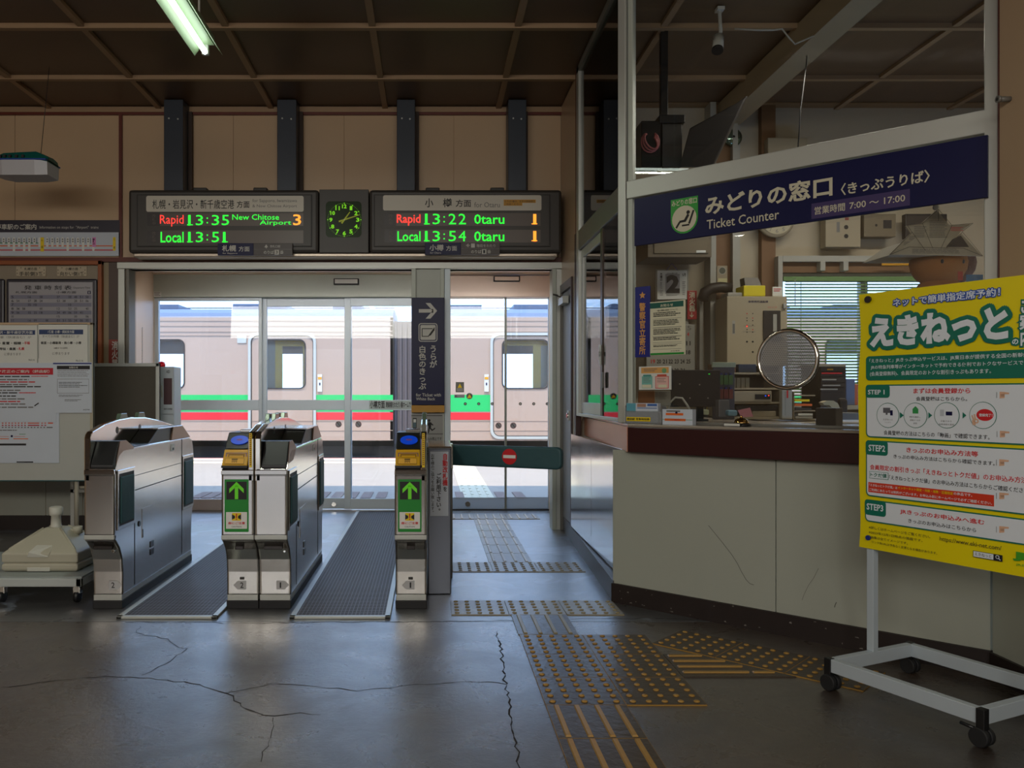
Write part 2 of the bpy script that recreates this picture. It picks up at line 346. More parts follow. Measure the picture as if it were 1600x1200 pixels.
# vestibule
YD = 8.31; vz = Z(430, YD)
WARM = M('vestibule_board', (244, 216, 188), .4, 0, .04)
S(one('ceiling_vestibule', (-3.2, YW + .15, vz), (1.5, YD + .3, vz + .1), WARM)).name = 'ceiling.001'
S(MB().prism([(OX0, YW + .12, 0), (OX0 - .1, YW + .12, 0), (-2.95, YD + .05, 0), (X(240, YD), YD + .05, 0)], (0, 0, vz), WARM).build('wall_vestibule_left'))
S(MB().prism([(1.085, YW + .15, 0), (1.2, YW + .15, 0), (1.4, YD + .05, 0), (X(859, YD), YD + .05, 0)], (0, 0, vz), WARM).build('wall_vestibule_right'))
# left, rear and right walls of the hall
RWALL = M('rear_wall_wood', (104, 88, 72), .5, 0, .1)
S(one('wall_street_sky_block', (-16, -12.4, -.2), (12, -12, 9), M('sky_block_dark', (96, 92, 90), .7, 0, .15)))  # unseen facade added to keep bright sky out of the gate reflections
S(one('floor_street', (-16, -12, -.2), (12, -4.2, -.02), M('street_asphalt', (78, 76, 76), .8, 0, .1)))
S(MB().box((-5.6, -4.1, 0), (-5.5, 7.3, CZ + .1), CREAM).build('wall_left'))
S(MB().box((-5.6, -4.2, 0), (-3.8, -4.0, 2.5), RWALL).box((-1.2, -4.2, 0), (5.6, -4.0, 2.5), RWALL).box((-3.8, -4.2, 2.35), (-1.2, -4.0, 2.5), RWALL).box((-5.6, -4.2, 3.4), (5.6, -4.0, CZ + .1), RWALL).box((-5.6, -4.2, 2.5), (-5.0, -4.0, 3.4), RWALL).box((2.6, -4.2, 2.5), (5.6, -4.0, 3.4), RWALL).build('wall_rear'))  # high opening invented to carry the rear fill lamp
# booth geometry
A = Vector((1.02, 4.654, 0)); B = Vector((2.307, 3.42, 0)); U = (B - A).normalized(); N = Vector((-U.y, U.x, 0))     # N points into the booth
if N.y < 0: N = -N
def BP(t, n, z): return A + U * t + N * n + Vector((0, 0, z))
LEN = (B - A).length
wr = S(MB().box((2.3, -4, 0), (2.42, 3.40, .98), WPANEL).box((2.3, -4, .98), (2.42, 3.36, CZ), CREAM).build('wall_right'))
S(one('baseboard_right', (2.285, -4, 0), (2.3, 3.40, .105), SKIRT))
S(MB().box((2.42, 3.2, 0), (5.5, 3.3, CZ), CREAM2).build('wall_office_rear')).name = 'wall_office'
S(one('wall_office_side', (5.5, 3.2, 0), (5.6, 7.3, CZ), CREAM2)).name = 'wall_office.001'
# counter front: two white panels and a skirting
pf = S(MB().obox(BP(0, .012, .1), U * (LEN + .02), N * .05, (0, 0, .744), WPANEL).build('wall_counter_front'))
for t0, t1 in ((0, .905), (.905, LEN)):
    MB().obox(BP(t0 + .002, 0, .105), U * (t1 - t0 - .004), N * .012, (0, 0, .745), WPANEL).build('wall_panel', pf, .002)
S(MB().obox(BP(-.0, -.012, 0), U * (LEN + .01), N * .03, (0, 0, .105), SKIRT).build('baseboard_counter'))
# passage side: brushed metal panels, ledge skirting
D0 = Vector((1.075, 4.66, 0)); D1 = Vector((1.10, 6.5, 0))
ps = S(MB().prism([(D0.x + .01, D0.y, .1), (D1.x + .01, D1.y, .1), (D1.x + .06, D1.y, .1), (D0.x + .06, D0.y, .1)], (0, 0, .744), CREAM2).build('wall_counter_side'))
SHEET = M('stainless_sheet', (200, 196, 190), .12, .95, .06, 3, .03, 14)
sd = (D1 - D0)
for a, b in ((0, .52), (.52, 1)):
    p, q = D0 + sd * a, D0 + sd * b
    MB().prism([(p.x, p.y + .002, .13), (q.x, q.y - .002, .13), (q.x + .012, q.y - .002, .13), (p.x + .012, p.y + .002, .13)], (0, 0, .72), SHEET).build('metal_panel', ps, .0015)
S(MB().prism([(1.02, 4.645, 0), (1.135, 7.1, 0), (1.2, 7.1, 0), (1.1, 4.66, 0)], (0, 0, .12), M('grey_ledge', (92, 92, 96), .5, 0, .15, 8)).build('baseboard_passage'))
# counter worktop with a maroon edge
ct = thing('ticket_counter', 'ticket counter worktop with a maroon laminate edge above the white panels', 'counter', (1.3, 4.6, .84))
tp = [BP(0, -.05, .985) + Vector((-.0, 0, 0))]
c0 = A - N * .05 + Vector((0.012, -0.0, 0)); c0 = Vector((1.077, 4.53, 0)); c1 = c0 + U * (LEN - .02)
poly = [c0, c1, c1 + N * .55, Vector((2.0, 5.0, 0)), Vector((2.0, 5.6, 0)), Vector((1.6, 6.5, 0)), Vector((1.19, 6.5, 0))]
MB().prism([p + Vector((0, 0, .845)) for p in poly], (0, 0, .138), MAROON).build('edge_band', ct, .004)
MB().prism([p + Vector((0, 0, .983)) for p in poly], (0, 0, .015), M('worktop', (150, 140, 128), .25, 0, .05)).build('worktop', ct, .003)
pk = Vector((c0.x - .004, c0.y + .006, .846)); MB().prism([pk, (1.186, 6.5, .846), (1.19, 6.5, .846), (c0.x, c0.y + .006, .846)], (0, 0, .137), M('brown_laminate_sheen', (204, 142, 114), .3, 0, .04)).build('side_band', ct)  # brown laminate, door light reflected on it put into a paler colour
# ---- window frames of the booth
OF = .12
def GP(t, z, n=OF): return BP(t, n, z)
# find t on the glass plane from the picture column
def tg(px, n=OF):
    u = (px - CX) / F; o = A + N * n
    return (u * o.y - o.x) / (U.x - u * U.y)
tL, tR = tg(978), tg(1553)
w1 = S(MB().obox(GP(tL - .035, .998, OF - .03), U * .05, N * .07, (0, 0, CZ - 1), ALU).obox(GP(tL + .02, .998, OF - .015), U * .03, N * .04, (0, 0, CZ - 1), ALUG)
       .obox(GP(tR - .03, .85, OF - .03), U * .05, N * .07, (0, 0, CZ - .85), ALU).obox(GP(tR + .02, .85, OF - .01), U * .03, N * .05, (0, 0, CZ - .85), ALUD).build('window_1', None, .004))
MB().obox(GP(tL + .02, 2.262, OF - .03), U * (tR - tL - .04), N * .07, (0, 0, .1), ALU).build('transom', w1, .004)
MB().obox(GP(tL + .02, .998, OF - .012), U * (tR - tL - .04), N * .03, (0, 0, .012), ALUD).build('sill_track', w1, .002)
MB().obox(GP(tL + .04, 1.01), U * (tR - tL - .07), N * .006, (0, 0, 1.25), GLASSB).build('pane', w1)
MB().obox(GP(tL + .04, 2.362), U * (tR - tL - .07), N * .006, (0, 0, CZ - 2.37), GLASSB).build('pane', w1)
t2 = tg(1569); MB().obox(GP(t2 - .012, .85, OF - .06), U * .035, N * .08, (0, 0, CZ - .85), DRED).build('corner_strip', w1)
SX = 1.125; PC = GP(tL, 0)
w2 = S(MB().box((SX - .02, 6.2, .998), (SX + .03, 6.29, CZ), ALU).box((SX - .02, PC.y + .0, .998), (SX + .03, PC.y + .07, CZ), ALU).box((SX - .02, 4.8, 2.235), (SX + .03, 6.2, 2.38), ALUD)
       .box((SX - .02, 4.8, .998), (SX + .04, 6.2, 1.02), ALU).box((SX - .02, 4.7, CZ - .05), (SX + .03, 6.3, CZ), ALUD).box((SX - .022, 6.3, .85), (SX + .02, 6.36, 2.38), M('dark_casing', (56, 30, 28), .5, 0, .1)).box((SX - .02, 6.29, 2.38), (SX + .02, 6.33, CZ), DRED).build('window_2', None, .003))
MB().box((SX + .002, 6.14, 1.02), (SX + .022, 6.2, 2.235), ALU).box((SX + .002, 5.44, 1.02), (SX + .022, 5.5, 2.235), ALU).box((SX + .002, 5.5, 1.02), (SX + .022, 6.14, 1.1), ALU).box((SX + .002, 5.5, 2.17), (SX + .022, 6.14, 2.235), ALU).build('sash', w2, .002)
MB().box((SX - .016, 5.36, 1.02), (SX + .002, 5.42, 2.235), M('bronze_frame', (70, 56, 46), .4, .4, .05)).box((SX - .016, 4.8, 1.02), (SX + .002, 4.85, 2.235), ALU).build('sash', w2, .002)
MB().box((SX + .01, 5.5, 1.1), (SX + .014, 6.14, 2.17), GLASSB).build('pane', w2); MB().box((SX - .01, 4.84, 1.02), (SX - .006, 5.38, 2.235), GLASSB).build('pane', w2)
MB().box((SX, 4.8, 2.38), (SX + .005, 6.2, CZ - .05), GLASSB).build('pane', w2)
MB().cyl((SX - .022, 5.39, 1.42), (SX - .03, 5.39, 1.42), .018, ALU).box((SX - .03, 5.38, 1.35), (SX - .018, 5.4, 1.48), ALU).build('latch', w2)
MB().box((SX - .03, 5.29, 1.2), (SX - .016, 5.33, 1.3), ALUD).build('lock', w2, .003)
# wall piece with the staff door between the side window and the opening
S(MB().box((SX, 6.33, 2.08), (SX + .1, YW, CZ), CREAM).box((SX, 6.36, 0), (SX + .1, 6.6, 2.08), CREAM2).box((SX, 7.12, 0), (SX + .1, YW, 2.08), CREAM2).build('wall_booth_side'))
dr = S(MB().box((SX - .012, 6.6, 2.02), (SX + .06, 7.12, 2.09), M('dark_door_frame', (70, 60, 58), .4, .2, .05)).box((SX - .012, 6.56, 0), (SX + .06, 6.61, 2.09), MC['dark_casing']).box((SX - .012, 7.1, 0), (SX + .06, 7.14, 2.09), ALUD).build('door_1', None, .003))
MB().box((SX + .01, 6.62, .02), (SX + .04, 7.1, 2.02), M('door_leaf', (150, 156, 164), .45, .1, .03)).build('leaf', dr, .004)
MB().box((SX - .02, 6.64, .95), (SX + .01, 6.7, 1.03), ALU).cyl((SX - .03, 6.67, .99), (SX + .0, 6.67, .99), .022, CHROME).build('handle', dr, .003)
MB().box((SX - .05, 6.75, 1.9), (SX - .0, 6.98, 1.96), ALU).tube([(SX - .03, 6.95, 1.97), (SX - .1, 6.9, 1.985), (SX - .04, 7.08, 2.0)], .008, ALUD).build('door_closer', dr, .006)
# office window with green blinds
w3 = S(MB().box((2.95, YW - .03, 1.03), (3.02, YW + .1, 2.2), ALU).box((4.43, YW - .03, 1.03), (4.5, YW + .1, 2.2), ALU).box((2.95, YW - .03, 2.14), (4.5, YW + .1, 2.2), ALU).box((2.95, YW - .05, 1.03), (4.5, YW + .1, 1.09), ALU).box((3.7, YW, 1.09), (3.76, YW + .06, 2.14), ALU).build('window_3'))
one('pane', (3.02, YW + .03, 1.09), (4.43, YW + .036, 2.14), GLASS, w3)
# ================================================================ OUTSIDE
PLAT = M('platform_asphalt', (146, 136, 126), .75, 0, .1, 5, .2, 60)
pl = S(MB().box((-14, YD + .15, -.9), (14, 15.05, -.004), PLAT).build('floor_platform')); pl.name = 'floor.002'
CONC = M('edge_concrete', (176, 170, 162), .7, 0, .06)
one('edge_stone', (-14, 14.55, -.3), (14, 15.1, .004), CONC, pl)
one('edge_line', (-14, 15.0, .004), (14, 15.06, .006), M('edge_red', (206, 96, 84), .6, 0, .05), pl)
one('tactile_line', (-14, 14.0, -.003), (14, 14.3, .003), M('tactile_cream', (226, 214, 176), .6, 0, .05), pl)
BPV = M('brown_paver', (108, 84, 76), .7, 0, .15, 30)
for i, px in enumerate([312, 330, 349, 370, 392, 436, 458, 481, 504, 527, 550, 573, 596, 720, 783, 812]):
    one('paver', (X(px - 8, 9.5), 9.28, -.004), (X(px + 8, 9.5), 9.85, .006), BPV, pl, .004)
TACL = M('tactile_pale', (196, 186, 160), .6, 0, .06)
for i in range(17):
    y = 9.25 + i * .305
    if y > 13.9: break
    m = MB().box((.36, y, -.004), (.72, y + .3, .004), TACL)
    for k in range(4): m.box((.385 + k * .088, y + .02, .004), (.415 + k * .088, y + .28, .009), TACL)
    m.build('guide_tile', pl, .002)
S(MB().box((-40, 15.1, -1.3), (40, 40, -1.0), M('ballast', (108, 96, 84), .9, 0, .3, 12, .6, 30)).build('floor_trackbed')).name = 'floor.003'
cn = S(MB().box((-12, 7.32, 3.25), (12, 9.1, 3.4), M('canopy_board', (170, 160, 150), .6, 0, .05)).build('ceiling_canopy')); cn.name = 'ceiling.002'
# train
TY = 15.6
ST = M('train_stainless', (184, 160, 144), .38, .35, .03, 3, .03, 20, stretch=(.1, 1, 4)); ROOF = M('train_roof', (76, 92, 118), .45, 0, .1)
TGR = M('train_green', (30, 176, 92), .4, 0, .02); TRD = M('train_red', (208, 34, 46), .4, 0, .02)
TDK = M('train_dark', (40, 36, 36), .6, 0, .1); TIN = M('train_interior_yellow', (206, 174, 76), .6, 0, .05); TIG = M('train_interior_grey', (150, 146, 132), .6, 0, .05)
def tz(py): return Z(py, TY)
def tx(px): return X(px, TY)
def rring(x0, x1, z0, z1, w_, ro, ri, Y, d, mat, m):      # ring with rounded outer and inner corners
    def loop(a, b, c, e, r): return [(cx_ + r * math.cos(R(t0 + 15 * k)), cz_ + r * math.sin(R(t0 + 15 * k))) for cx_, cz_, t0 in ((b - r, e - r, 0), (a + r, e - r, 90), (a + r, c + r, 180), (b - r, c + r, 270)) for k in range(7)]
    o_, i_ = loop(x0, x1, z0, z1, ro), loop(x0 + w_, x1 - w_, z0 + w_, z1 - w_, ri); n = len(o_)
    vs = [(x, Y, z) for x, z in o_] + [(x, Y, z) for x, z in i_] + [(x, Y + d, z) for x, z in o_] + [(x, Y + d, z) for x, z in i_]; fs = []
    for k in range(n):
        j = (k + 1) % n; fs += [(k, j, n + j, n + k), (2 * n + k, 2 * n + j, j, k), (n + k, n + j, 3 * n + j, 3 * n + k), (2 * n + k, 3 * n + k, 3 * n + j, 2 * n + j)]
    return m.add(vs, fs, mat)
def car(name, x0, x1, label, doorpx, winpx, gap=0):
    t = thing(name, label, 'train', ((x0 + x1) / 2, TY + 1.4, -1.0))
    holes = []   # (x0,x1,z0,z1)
    for a, b in doorpx: holes.append((tx(a), tx(b), tz(607), tz(531)))
    for a, b in winpx: holes.append((tx(a), tx(b), tz(607), tz(531)))
    holes.sort()
    zb_, zt_ = tz(697), tz(496); m = MB(); cx = x0
    for h in holes:
        m.box((cx, TY, zb_), (h[0], TY + .06, zt_), ST); m.box((h[0], TY, zb_), (h[1], TY + .06, h[2]), ST); m.box((h[0], TY, h[3]), (h[1], TY + .06, zt_), ST); cx = h[1]
    m.box((cx, TY, zb_), (x1, TY + .06, zt_), ST)
    m.box((x0, TY + 2.74, zb_), (x1, TY + 2.8, 1.3), ST).box((x0, TY + 2.74, 2.05), (x1, TY + 2.8, zt_), ST).box((x0, TY, zb_), (x1, TY + 2.8, zb_ + .1), ST)
    m.box((x0, TY, zb_), (x0 + .05, TY + 2.8, zt_), ST).box((x1 - .05, TY, zb_), (x1, TY + 2.8, zt_), ST).build('body', t)
    rb = MB()
    for py in (500, 508, 517, 523): rb.box((x0, TY - .012, tz(py) - .018), (x1, TY, tz(py)), ST)
    for py in (657, 672, 687): rb.box((x0, TY - .01, tz(py) - .01), (x1, TY, tz(py)), ST)
    rb.build('rib', t)
    pr = [(TY, tz(497)), (TY + .02, tz(494)), (TY + .12, tz(488)), (TY + .4, tz(480)), (TY + 1.4, tz(477)), (TY + 2.4, tz(480)), (TY + 2.7, tz(488)), (TY + 2.8, tz(497))]
    MB().prism([(x0, y, z) for y, z in pr], (x1 - x0, 0, 0), ROOF).build('roof', t)
    eq = MB(); rnd = random.Random(3); x = x0 + .6
    while x < x1 - 1:
        l = rnd.uniform(.5, 1.6); eq.box((x, TY + .9, tz(478)), (x + l, TY + 1.9, tz(478) + rnd.uniform(.06, .16)), ROOF); x += l + rnd.uniform(.3, 1.2)
    eq.box((x0, TY + .7, tz(476)), (x1, TY + .74, tz(474.5)), ROOF); eq.build('roof_equipment', t)
    seg = []; cx = x0
    for a, b in sorted(doorpx_frames[name]): seg.append((cx, tx(a))); cx = tx(b)
    seg.append((cx, x1))
    g = MB(); r = MB()
    for a, b in seg: g.box((a, TY - .006, tz(643)), (b, TY, tz(617)), TGR); r.box((a, TY - .006, tz(656)), (b, TY, tz(644.5)), TRD)
    g.build('green_stripe', t); r.build('red_stripe', t)
    for a, b in doorpx_frames[name]:
        a_, b_ = tx(a), tx(b); zt2, zb2 = tz(520), tz(686)
        rring(a_, b_, zb2, zt2, .05, .17, .13, TY - .03, .03, ALU, MB()).build('door_frame', t); rring(a_ + .05, b_ - .05, zb2 + .05, zt2 - .05, .014, .12, .11, TY - .012, .012, TDK, MB()).build('door_seal', t)
    for h in holes:
        o = MB().box((h[0], TY + .02, h[2]), (h[1], TY + .026, h[3]), GLASS).build('window', t)
        rring(h[0] - .02, h[1] + .02, h[2] - .02, h[3] + .02, .03, .02, .11, TY - .004, .05, ST, MB()).build('corner_fill', o); rring(h[0] - .012, h[1] + .012, h[2] - .012, h[3] + .012, .024, .12, .1, TY - .014, .012, TDK, MB()).build('gasket', o)
    i = MB()
    for a, b in doorpx: i.box((tx(a) - .1, TY + .7, tz(615)), (tx(a) + .32, TY + .75, tz(520)), TIG).box((tx(a) + .32, TY + .7, tz(615)), (tx(a) + .62, TY + .75, tz(520)), TIN).box((tx(a) + .62, TY + .7, tz(538)), (tx(b) + .1, TY + .75, tz(520)), TIN)
    i = MB()
    for a, b in doorpx:
        Yi = TY + .16
        if name == 'passenger_train': L_ = ((a - 4, 430, 520, 612, TIG), (430, 441, 520, 612, TIN), (441, b + 4, 520, 541, TIN), (473, 477, 541, 608, TIN))
        else: L_ = ((a - 4, b + 4, 520, 540, TIN), (833, 845, 540, 612, TIN), (845, b + 4, 540, 612, TIG))
        for q in L_: i.box((X(q[0], Yi), Yi, Z(q[3], Yi)), (X(q[1], Yi), Yi + .04, Z(q[2], Yi)), q[4])
    if doorpx: i.build('vestibule_lining', t)
    MB().box((x0 + .2, TY + .1, tz(697) - .75), (x1 - .2, TY + 2.7, tz(697) - .2), TDK).box((x0, TY + .3, tz(697) - .3), (x1, TY + 2.5, tz(697)), TDK).build('underframe', t)
    return t
doorpx_frames = {'passenger_train': [(388, 494)], 'passenger_train.001': [(766, 870)]}
c1_ = car('passenger_train', -14, tx(614), 'stainless train car with green and red stripes behind the wide sliding doors', [(407, 477)], [(170, 288), (40, 150)])
c2_ = car('passenger_train.001', tx(644), 14, 'stainless train car with green and red stripes behind the pair of frameless glass doors', [(785, 857)], [(950, 1060), (1120, 1230), (1290, 1400)])
gw = MB(); GWY = M('gangway', (92, 88, 96), .7, 0, .1)
for i in range(7):
    a = tx(615) + i * (tx(643) - tx(615)) / 7; gw.box((a + .005, TY + .25 + .05 * (i % 2), tz(695)), (a + .05, TY + 2.5, tz(500)), GWY)
tag(gw.build('train_gangway'), 'dark grey folded gangway between the two train cars', 'gangway')
for t_, pxs_ in ((c1_, (500,)), (c2_, (760,))):
    for px in pxs_: MB().box((tx(px - 3.5), TY - .03, tz(612)), (tx(px + 3.5), TY, tz(585)), WHITEP).box((tx(px - 3), TY - .034, tz(593)), (tx(px + 3), TY - .03, tz(589)), GOLD).box((tx(px - 1), TY - .034, tz(602)), (tx(px + 1), TY - .03, tz(598)), NAVY).build('door_button_box', t_)
MB().box((tx(371), TY - .015, tz(536)), (tx(385), TY, tz(523)), ALU).build('side_lamp', c1_)
# ================================================================ DOORS IN THE VESTIBULE
def zd(py): return Z(py, YD)
def xd(px): return X(px, YD)
d1 = S(MB().box((xd(238), YD - .06, zd(465)), (xd(650), YD + .14, zd(430)), ALUG).build('door_2', None, .004))
BLS = M('door_aluminium', (206, 218, 226), .4, .1, .04)
def leaf(parent, a, b, y, top, name='leaf', fixed=False):
    m = MB(); x0, x1 = xd(a), xd(b); s = .06
    m.box((x0, y, .01), (x0 + s, y + .035, zd(top)), BLS).box((x1 - s, y, .01), (x1, y + .035, zd(top)), BLS); x0 += s; x1 -= s; m.box((x0, y + .002, zd(478)), (x1, y + .033, zd(top)), BLS)
    m.box((x0, y + .002, 1.0), (x1, y + .033, zd(625)), BLS).box((x0, y + .002, .01), (x1, y + .033, .115), BLS); x0 -= s; x1 += s
    o = m.build(name, parent, .003); one('pane', (x0 + s, y + .014, .115), (x1 - s, y + .02, zd(478)), GLASS, o); return o
fx = MB().box((xd(238), YD, .01), (xd(247), YD + .06, zd(465)), BLS).box((xd(404), YD, .01), (xd(409), YD + .045, zd(465)), BLS).box((xd(247), YD + .003, zd(470)), (xd(404), YD + .04, zd(465)), BLS).box((xd(247), YD + .003, 1.0), (xd(404), YD + .04, zd(625)), BLS).box((xd(247), YD + .001, .0), (xd(404), YD + .06, .11), M('kerb_stone', (190, 176, 170), .6, 0, .06)).build('fixed_frame', d1, .003)
one('pane', (xd(247), YD + .02, .11), (xd(404), YD + .026, zd(470)), GLASS, fx)
lf1 = leaf(d1, 406, 549, YD + .05, 465); lf2 = leaf(d1, 538, 700, YD + .01, 465)
MB().cyl((xd(521), YD + .03, .055), (xd(521), YD + .045, .055), .022, CHROME).build('lock', lf1)
b_ = Board((0, YD + .01)); b_.R(577, 626, 646, 639, M('frosted_strip', (176, 188, 186), .5, 0, 0), 0)
b_.T('小樽方面', 578, 626, 601, 638, INK, 1, .02).T('跨線橋をわたり1番ホームです', 603, 627.5, 645, 637, INK, 1, .02); b_.build('door_strip_sign', lf2)
BADGE = M('badge_grey', (150, 150, 156), .4, 0, 0)
def nosmoke(px, py, y, parent):
    b = Board((0, y)); b.disc(px, py, 4.8, M('sticker_ring', (120, 60, 66), .5, 0, 0), 0).disc(px, py, 3.9, BADGE, 1)
    u, z = b.uz(px, py); k = 3.0 * y / F; b.upoly([(u - k, z + k + .004), (u - k + .006, z + k + .004), (u + k, z - k), (u + k - .006, z - k)], INK, 2); b.build('round_sticker', parent)
nosmoke(529, 663, YD + .05, lf1); nosmoke(560, 663, YD + .01, lf2)
s = thing('motion_sensor', 'motion sensor on the wide grey door header', 'sensor', (xd(542), YD - .06, zd(442)))
MB().box((xd(523), YD - .1, zd(447)), (xd(562), YD - .06, zd(437)), BLACK).build('housing', s, .006); one('cover', (xd(525), YD - .106, zd(445)), (xd(560), YD - .1, zd(438.5)), PAPER, s, .002)
b_ = Board((0, YD - .06)); b_.R(240, 456, 252, 464, PAPER).greek(241, 457, 251, 463.5, 3, GREYINK, 1); tag(b_.build('header_sticker', None), 'small white sticker at the end of the door header', 'sticker')
# frameless pair
PK = M('header_pinkish', (224, 206, 194), .4, .3, .05)
d2 = S(MB().box((xd(697), YD - .06, zd(465)), (xd(861), YD + .14, zd(432)), PK).build('door_3', None, .004))
MB().box((xd(697), YD, 0), (xd(704), YD + .05, zd(465)), BLS).box((xd(857), YD, 0), (xd(864), YD + .05, zd(465)), BLS).box((xd(697), YD + .0, 0), (xd(862), YD + .1, .012), BLACK).build('frame', d2, .002)
GL3 = glassy('frosted_band', (.9, .93, .95), .3, 1.45, ((.45, .52, .58), .55))
for a, b, y in ((703, 792, YD + .02), (789, 858, YD + .05)):
    p = one('glass_leaf', (xd(a), y, .125), (xd(b), y + .01, zd(465)), GLASS, d2)
    one('edge_strip', (xd(b) - .02 if a == 703 else xd(a), y - .004, .012), (xd(b) if a == 703 else xd(a) + .012, y + .014, zd(465)), M('edge_seal', (120, 126, 118), .4, .3, 0), p)
    one('film_band', (xd(a), y, .012), (xd(b), y + .01, .125), GL3, p)
    bb = Board((0, y))
    for px in (727, 748, 769) if a == 703 else (813, 834, 855): bb.disc(px, 631, 2.4, DGREY, 0, n=12).disc(px, 631, 1.2, ALU, 1, n=8)
    bb.build('glass_marker', p)
    nosmoke(779 if a == 703 else 802, 665, y, p)
    if a == 703:
        b2 = Board((0, y)); b2.R(712, 597, 725, 613, M('grey_sticker', (112, 112, 104), .5)).poly([(715, 606), (722, 606), (718.5, 599)], YEL, 1).greek(713.5, 607, 723.5, 612, 3, PAPER, 2, .4, 0)
        b2.R(710, 616.5, 726, 621.5, BADGE).T('開く', 711, 617, 715, 621, INK, 1).disc(733.5, 619, 5, GREYINK, 0).poly([(730, 622), (737, 622), (733.5, 615.5)], YEL, 1); b2.build('warning_sticker', p)
        MB().cyl((xd(731), y - .012, .06), (xd(731), y, .06), .026, ALUD).build('lock', p)
s = link_copy(s, None, (0, 0, 0)) if False else thing('motion_sensor', 'motion sensor on the pinkish header above the frameless glass doors', 'sensor', (xd(790), YD - .06, zd(437)))
s.name = 'motion_sensor.001'
MB().box((xd(770), YD - .1, zd(442)), (xd(811), YD - .06, zd(433)), BLACK).build('housing', s, .006); one('cover', (xd(772), YD - .106, zd(440.5)), (xd(809), YD - .1, zd(434.5)), PK, s, .002)
# centre pillar with its signs
pi_ = S(MB().box((X(645, YW), YW - .02, 0), (X(695, YW), YW + .12, Z(421, YW)), M('pillar_grey', (176, 180, 172), .45, .1, .05)).build('trim_4', None, .003))
MB().box((X(643, YW), YW - .045, 0), (X(650, YW), YW - .0, Z(417, YW)), ALUG).box((X(688, YW), YW - .045, 0), (X(694, YW), YW, Z(417, YW)), ALUG).box((X(694.3, YW), YW - .03, 0), (X(703.5, YW), YW + .1, Z(419, YW)), BLS).build('mullion', pi_, .003)
ys_ = YW - .1
sg = thing('direction_sign', 'tall navy sign with a white arrow hanging on the pillar between the doors', 'sign', (X(669, ys_), ys_, Z(645, ys_)))
one('panel', (X(643, ys_), ys_, Z(633, ys_)), (X(694.5, ys_), ys_ + .05, Z(465, ys_)), NAVY, sg, .003)
one('gold_strip', (X(643, ys_), ys_ - .003, Z(644.5, ys_)), (X(694.5, ys_), ys_ + .05, Z(633.3, ys_)), GOLD, sg, .002)
LT = M('sign_grey_lettering', (200, 198, 190), .4, 0, 0)
b_ = Board((0, ys_)); b_.poly([(654.5, 483), (654.5, 488.5), (677, 488.5), (677, 483)], LT, 1).poly([(665, 473.5), (672.5, 473.5), (683, 485.7), (676, 485.7)], LT, 1).poly([(676, 485.7), (683, 485.7), (672.5, 498), (665, 498)], LT, 1)
b_.RR(654, 505, 683.5, 534, 4, LT, 1).RR(655.3, 506.3, 682.2, 532.7, 3, NAVY, 2).RR(656.8, 507.8, 680.7, 531.2, 2, LT, 3)
b_.poly([(659, 513), (676, 513), (676, 514.2), (659, 514.2)], INK, 4).poly([(659, 513), (660.2, 513), (660.2, 526), (659, 526)], INK, 4).poly([(659, 525), (670, 525), (670, 526.2), (659, 526.2)], INK, 4).poly([(668, 526), (679, 511), (679, 516), (673, 524)], INK, 4)
b_.V('白色のきっぷ', 660, 540, 609, 12, LT, 1, .02).V('うらが', 677, 539, 575, 12, LT, 1, .02)
b_.T('for Ticket with', 650, 614.5, 689, 619.5, LT, 1, .01).T('White Back', 650, 621, 680, 625.5, LT, 1, .01); b_.build('lettering', sg)
yp = YW - .05
ps_ = thing('notice_poster', 'grey poster with a running figure and a gate, below the gold strip of the pillar', 'poster', (X(669, yp), yp, Z(740, yp)))
PG = M('poster_grey', (150, 150, 146), .35, 0, .03)
one('sheet', (X(644, yp), yp, Z(745, yp)), (X(692, yp), yp + .006, Z(646, yp)), PG, ps_)
b_ = Board((0, yp)); b_.R(642.5, 649, 691, 650, DGREY).R(645, 653, 651, 690, DGREY, 1).R(646, 655, 650, 663, ALU, 2).R(645.5, 660, 650, 668, M('teal_screen', (70, 104, 116), .4, 0, 0), 3)
b_.disc(670.5, 657, 2.2, INK, 1, n=10).poly([(669, 659), (674, 660), (673.5, 668), (669.5, 668)], INK, 1).poly([(673, 660), (677.5, 664), (676, 665), (672.5, 662.5)], INK, 1).poly([(669.5, 660), (666.5, 665), (668, 666), (671, 662.5)], INK, 1)
b_.poly([(672, 667), (675.5, 671), (679.8, 668), (680, 670), (675, 673.5), (671, 669)], INK, 1).poly([(669.5, 667), (672, 668), (670, 677), (668, 677)], INK, 1).R(643, 677.5, 692, 678.5, DGREY, 1).T('駆け込み禁止です', 660, 683, 690, 688, INK, 1, .01).greek(648, 692, 688, 712, 5, INK, 1)
b_.build('print', ps_)
# ================================================================ DEPARTURE BOARD
yb_ = 6.89
def bz(py): return Z(py, yb_)
def bx_(px): return X(px, yb_)
db = thing('departure_board', 'long dark grey departure board with two LED panels above the doors', 'departure board', (bx_(540), YW, bz(400)))
BCASE = M('board_case', (62, 58, 54), .45, .1, .04); BCASE2 = M('board_case_dark', (40, 38, 36), .45, 0, .04)
for a, b in ((200, 498), (498.8, 576), (576.8, 878)): one('case', (bx_(a), yb_, bz(395)), (bx_(b), YW - .04, bz(296)), BCASE, db, .025 if a != 498.8 else .004)
one('underside', (bx_(206), yb_ + .03, bz(395) - .03), (bx_(872), YW - .05, bz(394)), M('under_tray', (190, 176, 160), .35, .6, .04), db, .01)
for px in (310, 405, 677, 779): one('bracket', (bx_(px - 12), yb_ + .06, bz(297)), (bx_(px + 10), YW - .05, bz(290)), DGREY, db, .008)
PLT = M('board_plate', (206, 200, 186), .35, 0, .03); LCD = M('led_screen', (96, 84, 76), .35, 0, .05); LCD2 = M('led_screen_dark', (40, 32, 30), .35, 0, .05)
